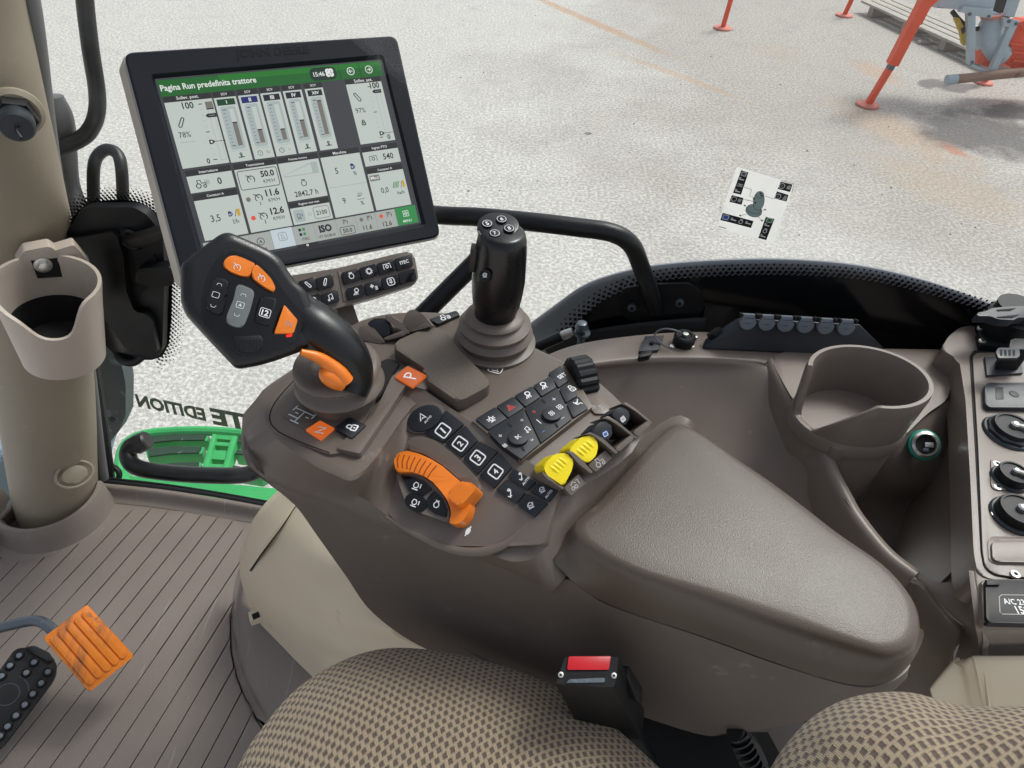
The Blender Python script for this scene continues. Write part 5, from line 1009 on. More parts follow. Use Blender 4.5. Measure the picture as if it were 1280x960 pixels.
# ---------------------------------------------------------------- levers
def drive_lever():
    pl = Pl(atd(300, 375, .60), -ray(300, 375).normalized() + UP * .25 + V((.1, 0, 0)))
    t = thing('drive_lever', CT.hit(428, 496), "big black drive lever with orange buttons and an angular head in front of the display", "lever")
    b = MB(); c = CT.hit(428, 496, .0)
    b.lathe(c, UP + V((0, 0, 0)), [(.036, .0), (.036, .004), (.034, .008), (.036, .013), (.043, .017), (.0455, .022), (.043, .027), (.037, .030), (.036, .033), (.041, .037), (.0435, .041), (.042, .045), (.036, .0475), (.026, .0475), (.023, .042), (0, .042)], M['brown'], 44); b.build('boot', t, sharp=50)
    hd_ = [(224.5, 328), (238, 317), (272, 292), (279, 288.5), (287, 288), (299, 293), (325, 304.4), (340, 312), (352, 322), (362, 338), (372, 352), (384, 362), (400, 400), (392, 432), (378, 438), (345, 450), (322, 456.5), (300, 460), (294, 458.5), (262, 425), (231, 391), (225, 374)]
    b = MB(); P = rnd(pl.P(hd_, 0), .004, 3); c2 = sum(P, V((0, 0))) / len(P)
    sc_ = lambda k: [c2 + (p - c2) * k for p in P]
    rg = lambda k, h: [pl.w(p, h) for p in sc_(k)]
    b.loft([rg(.80, -.036), rg(.93, -.033), rg(.985, -.022), rg(1, -.012), rg(.985, -.004), rg(.93, 0), rg(.80, .0005)], M['soft'])
    B = lambda u, v, d: atd(u, v, d)
    b.tube([B(366, 385, .640), B(389, 407, .642), B(411, 423, .645), B(429, 440, .652), B(440, 458, .660), B(443, 474, .664), CT.hit(438, 489, .036)], [.019, .0245, .0235, .0222, .0200, .0180, .0175], M['soft'], 7, 24); b.build('grip', t, sharp=60)
    q = lambda *a: [(220 + x / 5.333, 280 + y / 5.333) for x, y in a]
    b = MB(); b.slab(pl, q((172, 500), (190, 400), (225, 300), (290, 210), (330, 178), (400, 182), (530, 235), (640, 330), (700, 420), (760, 500), (840, 590), (845, 680), (800, 790), (700, 830), (580, 870), (420, 880), (300, 780), (180, 660)), -.004, .0018, M['gloss'], r=.006, bev=.0012); b.build('face_plate', t)
    def bt(a, h, mt, nm, bev=.002, r=.002, sym=None):
        b = MB(); b.slab(pl, q(*a), .001, h, M[mt], r=r, bev=bev, seg=3); o = b.build(nm, t, sharp=50)
        if sym:
            g = MB()
            for s_ in sym:
                if s_[0][0] == '"': g.text(pl, q((s_[1], s_[2]))[0], (s_[3], s_[4]), s_[0][1:], M['white'], h + .0004, .03)
                else: g.icon(pl, q((s_[1], s_[2]))[0], (s_[3], s_[4]), s_[0], M[s_[5] if len(s_) > 5 else 'white'], h + .0004, .13)
            g.build('symbol', o)
        return o
    bt([(308, 272), (335, 225), (380, 205), (440, 222), (500, 250), (530, 265), (508, 300), (495, 350), (440, 345), (360, 315)], .008, 'orange', 'orange_button', .003, .004, [('gauge', 408, 290, 5.6, 1.5)])
    bt([(532, 265), (580, 305), (640, 370), (664, 425), (655, 452), (610, 430), (550, 390), (503, 350), (510, 300)], .009, 'orange', 'orange_button', .003, .004, [('gauge', 570, 365, 5.4, 2.2)])
    bt([(408, 392), (528, 443), (497, 570), (462, 660), (440, 690), (390, 685), (330, 655), (345, 590), (385, 500)], .008, 'greyb', 'grey_rocker', .002, .004, [('up', 450, 475, 4.2, 1.3), ('sq', 428, 540, 4.6, 1.4), ('"A', 428, 540, 2, .7), ('down', 405, 605, 4.2, 1.3)])
    bt([(262, 345), (368, 385), (318, 450), (330, 520), (300, 605), (258, 597), (194, 562), (210, 490)], .008, 'gloss', 'black_rocker', .002, .004, [('up', 290, 405, 4, 1.3), ('sq', 265, 472, 4.2, 1.3), ('down', 247, 545, 4, 1.3)])
    bt([(575, 478), (672, 498), (622, 680), (522, 655), (545, 560)], .007, 'gloss', 'black_button', .0015, .002, [('sq', 594, 592, 6.4, 2.0), ('"12', 594, 592, 4.2, 1.3)])
    bt([(722, 538), (811, 640), (785, 727), (655, 730)], .008, 'orange', 'orange_button', .002, .0015, [('tractor', 752, 662, 5, .6, 'pale')])
    bt([(733, 738), (776, 731), (772, 750), (736, 754)], .003, 'redled', 'red_lamp', .0005, .001)
    o = bt([(368, 752), (580, 742), (574, 840), (500, 855), (420, 852)], .004, 'black', 'thumb_roller', .002, .003)
    g = MB()
    for k in range(9): g.pxline(pl, q((395 + k * 21, 770), (415 + k * 18, 842)), .0008, M['gloss'], .0043)
    g.build('roller_ribs', o)
    b = MB(); b.tube([B(376, 440, .614), B(396, 446, .622), B(411, 455, .630), B(424, 466, .636), B(433, 477, .642)], [.003, .005, .0065, .0075, .0075], M['orange'], 6, 16); b.tube([B(408, 459, .632), B(410, 467, .634), B(419, 474, .638), B(430, 479, .643)], [.005, .009, .0095, .008], M['orange'], 6, 16); b.build('finger_trigger', t)
drive_lever()
def joystick():
    c = CT.hit(618, 428); t = thing('joystick', c, "upright black joystick with four numbered buttons on top, in a brown bellows boot", "joystick")
    b = MB(); b.lathe(c, UP, [(.047, 0), (.047, .003), (.040, .006), (.042, .012), (.0435, .015), (.041, .018), (.038, .021), (.040, .025), (.0405, .028), (.036, .031), (.031, .034), (.0335, .038), (.031, .041), (.020, .043), (0, .043)], M['brown'], 48); b.build('boot', t, sharp=50)
    H = rise(c + UP * .04, 292); ax = (atd(629, 284, (CR.transposed() @ (c + UP * (H + .05) - CAM)).z * -1) - (c + UP * .038)).normalized()
    xd = (CAM - c).cross(ax); L = H + .008
    b = MB(); b.lathe(c + UP * .036, ax, [(.0, 0), (.0205, .0), (.0235, .003), (.0228, .010), (.0258, .020), (.0274, .034), (.0284, L * .46), (.0276, L * .64), (.0266, L * .82), (.0250, L * .92), (.0228, L * .985), (.019, L), (0, L + .001)], M['satin'], 36, 1.0, xd); b.build('grip', t, sharp=60)
    tp = c + UP * .036 + ax * L; pl = Pl(tp, ax + (CAM - tp).normalized() * .25); b = MB(); cc = pl.loc(623, 281, 0)
    b.prism(pl, [V(p) for p in ell(cc, .0215, .0185, .2, 26)], -.006, .0012, M['soft'], .003); b.build('cap', t)
    for u, v, s_ in ((609, 279, "5"), (627, 273.5, "6"), (618.5, 291, "7"), (636.5, 285, "8")):
        b = MB(); c1 = pl.loc(u, v, .003); b.prism(pl, [V(p) for p in ell(c1, .0058, .0058, 0, 20)], .0, .0035, M['black'], .001); o = b.build('button', t); g = MB(); g.text(pl, (u, v), (1.7, -.4), s_, M['white'], .0039, .02); g.rib(pl, ell(pl.loc(u, v, .0038), .0046, .0046, 0, 16), .0005, M['white'], .0038, True); g.build('symbol', o)
    p0 = atd(606, 344, (CR.transposed() @ (c + UP * .1 - CAM)).z * -1 - .028); pf = Pl(p0, CAM - p0 + V((-.2, 0, 0))); b = MB(); b.disc(pf, (606, 344), .0062, -.006, .002, M['black'], .001); o = b.build('side_button', t); g = MB(); g.icon(pf, (606, 344), (3.6, 0), 'hitch', M['white'], .0024, .25); g.build('symbol', o)
    p1 = atd(592, 322, (CR.transposed() @ (c + UP * .12 - CAM)).z * -1); b = MB(); b.box(p1, V((.0035, 0, 0)), V((0, .006, 0)), ax * .014, M['soft'], .002); b.build('side_trigger', t)
    b = MB(); b.pxline(pf, [(598, 288), (604, 298), (612, 301)], .001, M['steel'], .004); b.build('trim_line', t)
joystick()

# ---------------------------------------------------------------- side console along the window
LZ = .62; LP = Z(LZ); PN = Z(.65)
def side_console():
    t = thing('side_console', LP.hit(1100, 520), "wide taupe side console under the window with a storage tub, cup holder and socket panel", "side console")
    z = lambda u, v, h: atz(u, v, h + (0 if h >= LZ - .02 else .045))
    # ledge and big tub
    L1 = [(655, 462), (720, 437), (800, 425), (880, 421), (960, 428), (1030, 432)]
    L2 = [(665, 474), (725, 452), (800, 443), (880, 442), (940, 446), (962, 450)]
    rows = [[z(u, v - 6, LZ - .004) for u, v in L1], [z(u, v, LZ) for u, v in L2], [z(u, v + 9, LZ - .004) for u, v in L2], [z(u, v, h) for u, v, h in [(665, 500, .545), (730, 471, .555), (800, 466, .555), (880, 466, .555), (935, 469, .56), (974, 472, .57)]], [z(u, v, h) for u, v, h in [(660, 540, .48), (735, 515, .515), (800, 515, .515), (880, 512, .52), (930, 512, .53), (990, 500, .563)]], [z(u, v, h) for u, v, h in [(660, 600, .42), (760, 570, .48), (820, 560, .485), (890, 556, .495), (950, 556, .515), (1018, 548, .557)]], [z(u, v, h) for u, v, h in [(700, 660, .40), (800, 620, .46), (870, 610, .47), (940, 610, .485), (1000, 615, .51), (1048, 612, .542)]], [z(u, v, h) for u, v, h in [(760, 760, .40), (860, 720, .44), (920, 710, .445), (1000, 710, .46), (1050, 710, .48), (1098, 685, .528)]], [z(u, v, .41) for u, v in [(900, 860), (960, 840), (1010, 830), (1040, 830), (1070, 820), (1100, 800)]]]
    b = MB(); b.patch(rows, M['taupe'], 6, 6, .005); b.build('storage_tub', t, sharp=60)
    # rim that divides the tub from the second recess
    R = [((962, 449), LZ), ((985, 490), LZ - .002), ((1007, 528), LZ - .008), ((1030, 562), .56), ((1042, 592), .552), ((1056, 618), .546), ((1072, 646), .54), ((1108, 690), .535), ((1145, 719), .535)]
    C0 = [z(*a, h) for a, h in R]
    def offs(d, dz):
        o = []
        for i, p in enumerate(C0):
            q = (C0[min(i + 1, len(C0) - 1)] - C0[max(i - 1, 0)]); q.z = 0; q.normalize(); o.append(p + V((q.y, -q.x, 0)) * d + UP * dz)
        return o
    b = MB(); b.patch([offs(.030, -.13), offs(.020, -.05), offs(.010, -.012), offs(.003, .001), offs(-.006, .001), offs(-.010, -.006), offs(-.014, -.05), offs(-.018, -.16)], M['taupe'], 6, 4, .004, toward=V((.35, .4, 1.4))); b.build('divider_rim', t, sharp=60)
    # shelf round the cup holder
    b = MB(); sh = [(963, 449), (975, 441), (1000, 436), (1110, 436), (1185, 437), (1192, 470), (1184, 500), (1160, 516), (1130, 545), (1100, 558), (1044, 562), (1010, 527), (985, 489)]
    b.slab(LP, sh, -.02, .002, M['taupe'], r=.012, bev=.004, seg=3); b.build('shelf', t, sharp=50)
    # second recess
    rows = [[z(u, v, .57) for u, v in [(1040, 560), (1092, 562), (1130, 543), (1168, 512), (1214, 490)]], [z(u, v, .50) for u, v in [(1052, 590), (1095, 600), (1140, 602), (1186, 590), (1208, 580)]], [z(u, v, .44) for u, v in [(1062, 618), (1100, 630), (1145, 628), (1185, 628), (1205, 620)]], [z(u, v, .41) for u, v in [(1075, 650), (1110, 660), (1145, 665), (1185, 662), (1206, 655)]], [z(u, v, .40) for u, v in [(1100, 690), (1130, 700), (1155, 705), (1190, 700), (1210, 685)]], [z(u, v, .44) for u, v in [(1120, 710), (1142, 724), (1160, 730), (1195, 722), (1219, 700)]], [z(u, v, .535) for u, v in [(1140, 722), (1155, 728), (1172, 734), (1196, 728), (1224, 708)]]]
    b = MB(); b.patch(rows, M['taupe'], 6, 6, .005); b.build('recess', t, sharp=60)
    b = MB(); W = [((1196, 425), .60), ((1203, 480), .60), ((1208, 540), .60), ((1211, 600), .60), ((1214, 660), .60),((1216, 700), .60)]
    b.patch([[z(*a, h) + V((.012, 0, .004)) for a, h in W], [z(*a, h) + V((0, 0, .003)) for a, h in W], [z(*a, h) + V((-.008, 0, -.008)) for a, h in W], [z(*a, h) + V((-.016, -.002, -.06)) for a, h in W], [z(*a, h) + V((-.026, -.006, -.20)) for a, h in W]], M['taupe'], 5, 4, .004, toward=V((0, .4, 1.3))); b.build('panel_edge', t, sharp=60)
    # apron in front, down to the beige bin, and the wall that faces the armrest
    Q = lambda L: [atz(u, v, h) for u, v, h in L]
    rows = [Q([(1145, 719, .580), (1172, 728, .585), (1198, 724, .60), (1218, 712, .636), (1232, 714, .6485), (1470, 714, .6485)]), Q([(1165, 742, .577), (1188, 750, .587), (1208, 748, .605), (1222, 746, .636), (1236, 748, .6485), (1470, 748, .6485)]), Q([(1190, 770, .572), (1202, 776, .583), (1214, 778, .60), (1226, 781, .628), (1240, 783, .640), (1470, 783, .640)]), Q([(1206, 786, .557), (1212, 792, .562), (1220, 797, .577), (1230, 799, .60), (1243, 800, .615), (1470, 800, .615)]), Q([(1200, 803, .525), (1208, 810, .525), (1218, 813, .532), (1230, 814, .548), (1243, 814, .562), (1470, 814, .562)]), Q([(1190, 835, .46), (1200, 840, .46), (1215, 842, .46), (1230, 842, .47), (1243, 842, .48), (1470, 842, .48)])]
    b = MB(); b.patch(rows, M['taupe'], 6, 6, .005); b.build('apron', t, sharp=60)
    rows = [Q([(1058, 622, .592), (1080, 655, .584), (1110, 691, .580), (1145, 720, .579), (1165, 743, .576), (1190, 771, .571), (1207, 787, .556), (1200, 804, .524)]), Q([(1054, 632, .58), (1074, 665, .572), (1103, 702, .568), (1137, 732, .566), (1158, 754, .562), (1180, 780, .555), (1194, 795, .545), (1194, 812, .515)]), Q([(1040, 690, .48), (1060, 720, .47), (1085, 752, .46), (1115, 782, .455), (1138, 802, .45), (1158, 818, .45), (1172, 832, .45), (1180, 846, .445)]), Q([(1020, 790, .36), (1040, 812, .35), (1065, 835, .345), (1090, 850, .34), (1112, 862, .335), (1130, 872, .335), (1146, 880, .335), (1160, 890, .335)])]
    b = MB(); b.patch(rows, M['taupe'], 6, 6, .005); b.build('inner_wall', t, sharp=60)
    # raised rear shelf and the plateau of the socket panel
    pts = [(1168, 437), (1182, 424), (1196, 414), (1206, 408), (1462, 408), (1462, 722), (1236, 722), (1220, 716), (1216, 690), (1212, 600), (1206, 500), (1199, 450)]
    b = MB(); b.slab(PN, [(1176, 436), (1186, 420), (1200, 409), (1213, 407), (1470, 407), (1470, 724), (1238, 724), (1222, 716), (1217, 690), (1213, 600), (1207, 500), (1199, 450)], -.045, 0, M['taupe'], r=.008, bev=.004, seg=3); b.build('plateau', t, sharp=50)
    b = MB(); b.slab(PN, [(1212, 445), (1217, 438), (1470, 435), (1470, 724), (1268, 724), (1241, 719), (1230, 709), (1226, 690), (1219, 560)], -.004, .0006, M['void'], r=.004); b.build('panel_gap', t)
    b = MB(); b.slab(PN, [(1216, 446), (1221, 441), (1470, 438), (1470, 721), (1268, 721), (1243, 717), (1232, 708), (1228.5, 690), (1223, 560)], -.002, .0025, M['taupe'], r=.005, bev=.001); b.build('socket_panel', t)
    # cup holder
    cz = .69; c = atz(1087, 470, cz); c0 = V((c.x, c.y, LZ)); EY = .78; b = MB(); N = 84; K = 10; R0 = abs((atz(1165, 488, cz) - atz(1007, 488, cz)).x) / 2 * .98; Wl = .009; vs = []; fs = []
    SQ = lambda p: V((p.x, c0.y + (p.y - c0.y) * EY, p.z))
    def hh(a):
        a = math.degrees(a) % 360
        return 1 if a < 170 or a > 262 else max(.06, 1 - (a - 170) / 12) if a < 190 else max(.06, (a - 212) / 50)
    Ht = cz - c0.z
    for side in (0, 1):
        for i in range(K + 1):
            for j in range(N):
                a = 2 * math.pi * j / N; zz = hh(a) * i / K; r = R0 * (.93 + .07 * zz) - Wl * side
                if i == K: r += -.002 if side == 0 else .002
                if i == K - 1 and 0: pass
                vs.append(SQ(c0 + V((math.cos(a) * r, math.sin(a) * r, Ht * zz + (.0 if i < K else .0015)))))
    I = lambda s_, i, j: s_ * (K + 1) * N + i * N + j % N
    for i in range(K):
        for j in range(N): fs.append((I(0, i, j), I(0, i, j + 1), I(0, i + 1, j + 1), I(0, i + 1, j))); fs.append((I(1, i, j + 1), I(1, i, j), I(1, i + 1, j), I(1, i + 1, j + 1)))
    for j in range(N): fs.append((I(0, K, j), I(0, K, j + 1), I(1, K, j + 1), I(1, K, j)))
    b.add(vs, fs, M['taupe']); [setattr(v, 'co', v.co) for v in b.bm.verts]; lb = MB(); lb.lathe(c0, UP, [(0, .005), (R0 * .93 - .004, .005), (R0 * .93, 0), (R0 * .92, -.12), (0, -.13)], M['taupe'], 60); lb.lathe(c0, UP, [(R0 * .93 + .003, -.012), (R0 * .93 + .003, .002), (R0 * .93, .006), (R0 * .9, .006)], M['taupe'], 60)
    for v in lb.bm.verts: v.co = SQ(v.co)
    lb.build('cup_base', t, sharp=50); b.build('cup_holder', t, sharp=50)
    # lighter socket with teal ring, facing the tub
    n = V((-.12, -.62, .75)); pl = Pl(atz(1156, 556, .606), n); c = pl.o
    b = MB(); b.lathe(c, pl.n, [(.0185, -.006), (.0185, .0), (.014, .002)], M['teal'], 36); o = b.build('lighter_socket', t, "round power socket with a teal ring")
    b = MB(); b.lathe(c, pl.n, [(.0160, .0), (.0160, .003), (.013, .005), (.0118, .003), (.0118, -.01)], M['steel'], 36); b.build('rim', o); b = MB(); b.lathe(c, pl.n, [(.0119, -.012), (.0119, .0005), (0, .0005)], M['void'], 30); b.box(c + pl.n * .001 + pl.x * .004, pl.x * .005, pl.y * .003, pl.n * .002, M['steel'], .0005); b.box(c + pl.n * .001 - pl.y * .006, pl.x * .003, pl.y * .002, pl.n * .002, M['worn'], .0005); b.build('contacts', o)
    # sockets on the panel
    def screw(u, v, pl=PN, h=.002, par=t, r=.0045, nm='screw'): b = MB(); b.disc(pl, (u, v), r, h, h + .0028, M['steel'], .001, 16); b.disc(pl, (u, v), r * .45, h + .001, h + .0031, M['void'], 0, 6); return b.build(nm, par)
    b = MB(); b.slab(PN, [(1223, 414), (1228, 408), (1270, 411), (1273, 430), (1268, 434), (1227, 431)], -.002, .010, M['black'], r=.003, bev=.002); o = b.build('trailer_socket', t, "large black socket with a flip lid")
    b = MB(); cc = PN.hit(1251, 420, .0); b.lathe(cc, UP, [(.032, .0), (.032, .035), (.027, .037), (.027, .05), (0, .05)], M['black'], 32); b.build('barrel', o)
    lp = Pl(cc + UP * .055, V((.05, -.15, 1))); b = MB(); b.slab(lp, [(1221, 391), (1232, 389), (1240, 385), (1262, 383), (1290, 382), (1290, 396), (1272, 397), (1267, 400), (1248, 399), (1238, 395), (1222, 395)], -.012, 0, M['socket'], r=.003, bev=.003); b.slab(lp, [(1246, 387), (1270, 385), (1263, 388), (1248, 388.5)], -.001, .0008, M['void']); b.slab(lp, [(1246, 396), (1274, 393), (1266, 397), (1250, 397)], -.001, .0008, M['void']); b.build('lid', o)
    b = MB(); b.tube([atd(1192, 410, 1.02), atd(1198, 400, 1.0), atd(1210, 394, .99), atd(1224, 392.5, .98)], .004, M['seal'], 6, 10); b.build('cable', o)
    for u, v in ((1226, 409), (1228.5, 425), (1267, 426.5), (1280, 406)): screw(u, v, PN, .009, o)
    b = MB(); b.slab(PN, [(1231, 446), (1276, 444), (1279, 466), (1234, 469)], .001, .006, M['socket'], bev=.001); o = b.build('plug_socket', t, "small upright black plug with four slots"); b = MB(); P = PN.P([(1243, 462), (1272, 463), (1274, 450), (1246, 449)], .006); b.prism(PN, rnd(P, .004), .005, .040, M['black'], .002); b.build('plug', o)
    tp = Z(.65 + .042); b = MB(); b.slab(tp, [(1245, 440), (1248, 434.5), (1274, 435), (1275, 444), (1272, 447.5), (1248, 447.5)], -.003, .0006, M['socket'], r=.002, bev=.0006); 
    for k in range(4): b.slab(tp, [(1250 + k * 5.3, 437), (1253 + k * 5.3, 437), (1253 + k * 5.3, 444.5), (1250.3 + k * 5.3, 444.5)], .0, .0009, M['void'])
    b.build('plug_face', o)
    b = MB(); b.slab(PN, [(1231, 485), (1233, 478), (1462, 478), (1462, 511), (1236, 509), (1232, 504)], .001, .009, M['socket'], r=.005, bev=.003); o = b.build('cover_module', t, "grey rounded blank module"); b = MB(); b.slab(PN, [(1244, 484), (1254, 483.5), (1255, 499), (1245, 499)], .008, .0094, M['button'], r=.001, bev=.0003); b.disc(PN, (1268, 492), .0055, .008, .0098, M['button'], .0005, 18); b.build('buttons', o)
    def cap(u, v, r, lab, hexn=False, scr=()):
        c = PN.hit(u, v, .015) - UP * .015; b = MB()
        if hexn: b.lathe(c, UP, [(r * 1.25, .0), (r * 1.3, .003), (r * 1.22, .006), (0, .006)], M['socket'], 28); b.lathe(c, UP, [(r * 1.1, .006), (r * 1.15, .007), (r * 1.15, .009), (r * 1.02, .011), (0, .011)], M['socket'], 8)
        if not hexn: b.lathe(c, UP, [(r * 1.18, 0), (r * 1.18, .004), (r * 1.1, .006), (0, .006)], M['socket'], 36)
        b.lathe(c, UP, [(r * .96, .0), (r, .003), (r, .0125), (r * .93, .0155), (r * .82, .0155), (r * .80, .014), (0, .014)], M['black'], 36); o = b.build('socket_cap', t, lab)
        b = MB(); b.lathe(c + UP * .014, UP, [(r * .22, 0), (r * .22, .004), (r * .12, .0055), (0, .0055)], M['steel'], 16); b.tube([c + UP * .017, c + V((.012, -.006, .018)), c + V((.035, -.012, .017))], [.0022, .0028, .0022], M['steel'], 5, 8); b.build('strap_screw', o)
        for a in scr: screw(*a, PN, .002, o)
    cap(1268, 532, .0215, "large round socket cap on a hex nut", True)
    b = MB(); b.slab(PN, [(1239, 574), (1243, 571), (1462, 571), (1462, 612), (1243, 612), (1239, 606)], .001, .004, M['taupe'], r=.004, bev=.001); b.build('socket_plate', t)
    cap(1269, 590, .0158, "small round socket cap with two screws beside it", False, ((1247, 579), (1248, 608)))
    cap(1277, 636, .0205, "round socket with raised rim, one screw at its left", False, ((1245, 642),))
    b = MB(); b.slab(PN, [(1235, 676), (1239, 670), (1462, 672), (1462, 709), (1244, 705), (1236, 700)], .0, .0034, M['taupe'], r=.004, bev=.001); b.slab(PN, [(1240, 680), (1244, 674), (1462, 676), (1462, 706), (1248, 702), (1241, 698)], .003, .0062, M['taupe'], r=.004, bev=.0015); b.build('blank_plate', t)
    screw(1270, 717, PN, .002)
    ap = Pl(atz(1275, 755, .6495), V((0, -.02, 1))); b = MB(); b.slab(ap, [(1227, 724), (1470, 726), (1470, 786), (1234, 780), (1229, 774)], -.006, .004, M['taupe'], r=.004, bev=.002); b.build('outlet_frame', t)
    b = MB(); b.slab(ap, [(1232, 724), (1470, 728), (1470, 784), (1237, 778), (1233, 772)], .0, .008, M['black'], r=.003, bev=.002); o = b.build('outlet_cover', t, "black outlet cover with white voltage lettering")
    b = MB(); b.pxline(ap, [(1470, 746), (1252, 743.5), (1249, 746), (1250, 765), (1253, 767.5), (1470, 772)], .0007, M['pale'], .0083); b.text(ap, (1273, 752.5), (19, 1.2), "A/C 230V", M['white'], .0083, .02, 1.15); b.text(ap, (1285, 763), (15, .8), "150W", M['white'], .0083, .02, 1.15); b.build('lettering', o)
    b = MB(); b.slab(ap, [(1233, 724), (1250, 725), (1250, 731), (1234, 731)], .007, .0105, M['black'], bev=.001); b.build('hinge', o)
side_console()
def bin_():
    t = thing('beige_bin', atd(1230, 850, .64), "smooth beige bin wall below the socket panel at the right edge", "bin"); b = MB(); z = atz
    rows = [[atd(u, v, d) for u, v, d in [(1164, 858, .70), (1180, 838, .69), (1196, 822, .68), (1203, 826, .67), (1214, 821, .66), (1240, 819, .65), (1462, 819, .63)]], [atd(u, v, d) for u, v, d in [(1163, 862, .69), (1181, 842, .68), (1197, 826, .67), (1204, 830, .66), (1216, 824.5, .65), (1241, 822.5, .64), (1462, 822, .62)]], [atd(u, v, d) for u, v, d in [(1170, 885, .70), (1190, 870, .69), (1203, 858, .68), (1212, 856, .67), (1224, 852, .66), (1246, 850, .65), (1462, 850, .64)]], [atd(u, v, d) for u, v, d in [(1180, 930, .74), (1200, 920, .73), (1212, 915, .72), (1222, 912, .71), (1234, 910, .70), (1256, 910, .70), (1462, 910, .69)]]]
    b.patch(rows, M['cream'], 5, 5, .006); b.build('wall', t, sharp=60)
bin_()
def strip():
    t = thing('socket_strip', LP.hit(985, 425), "long black power strip with six hinged round caps on the console ledge", "socket strip"); z = atz
    P0 = [z(876, 437, LZ), z(1072, 446, LZ), z(1108, 436, LZ), z(880, 424, LZ)]; P1 = [z(917, 413, .65), z(1072, 421, .65), z(1076, 412, .667), z(922, 396, .667)]
    P1[2] = z(1075, 404, .667); b = MB(); b.loft([P0, P1], M['socket']); o = b.build('housing', t); md = o.modifiers.new('bevel', 'BEVEL'); md.width = .003; md.segments = 2
    pl = Pl(P1[0], (P1[1] - P1[0]).cross(P1[3] - P1[0]), P1[1] - P1[0])
    if pl.n.z < 0: pl = Pl(P1[0], -pl.n, P1[1] - P1[0])
    first = None
    for k, (u, v) in enumerate([(935, 402), (958.6, 403.2), (982.2, 404.6), (1006.8, 406), (1032.2, 407.6), (1057.8, 409)]):
        c = pl.loc(u, v, .006); e = pl.loc(u + 10.6, v + .7, .006); r = (e - c).length
        b = MB(); b.prism(pl, [c + V((-r * .72, r * .9)), c + V((-r * .72, r * .2)), c + V((-r, r * .1))] + [c + V(q) for q in ell((0, 0), r, r * 1.0, 0, 14, math.pi, 2 * math.pi)] + [c + V((r, r * .1)), c + V((r * .72, r * .2)), c + V((r * .72, r * .9))], .001, .007, M['capgrey'], .0012)
        o = b.build('hinged_cap', t)
        b = MB(); b.box(pl.w(c + V((-r * .95, r * .8)), .006), pl.x * r * .16, pl.y * r * .2, pl.n * .004, M['black'], .0006); b.box(pl.w(c + V((r * .95, r * .8)), .006), pl.x * r * .16, pl.y * r * .2, pl.n * .004, M['black'], .0006); b.rib(pl, [c + V((-r * .6, r * .45)), c + V((r * .6, r * .45))], .0006, M['black'], .0073); b.rib(pl, [c + V((-r * .3, -r * .2)), c + V((r * .3, -r * .2))], .0006, M['black'], .0073); b.build('hinge', o)
    b = MB(); sp = Pl(P0[0].lerp(P1[3], .45), (P0[3] - P0[0]).cross(P1[0] - P0[0])); sp = sp if sp.n.dot(CAM - sp.o) > 0 else Pl(sp.o, -sp.n); b.slab(sp, [(883, 418), (895, 409), (901, 409), (892, 417), (884, 420)], -.002, .003, M['void'], r=.001); b.build('cable_slot', t)
strip()
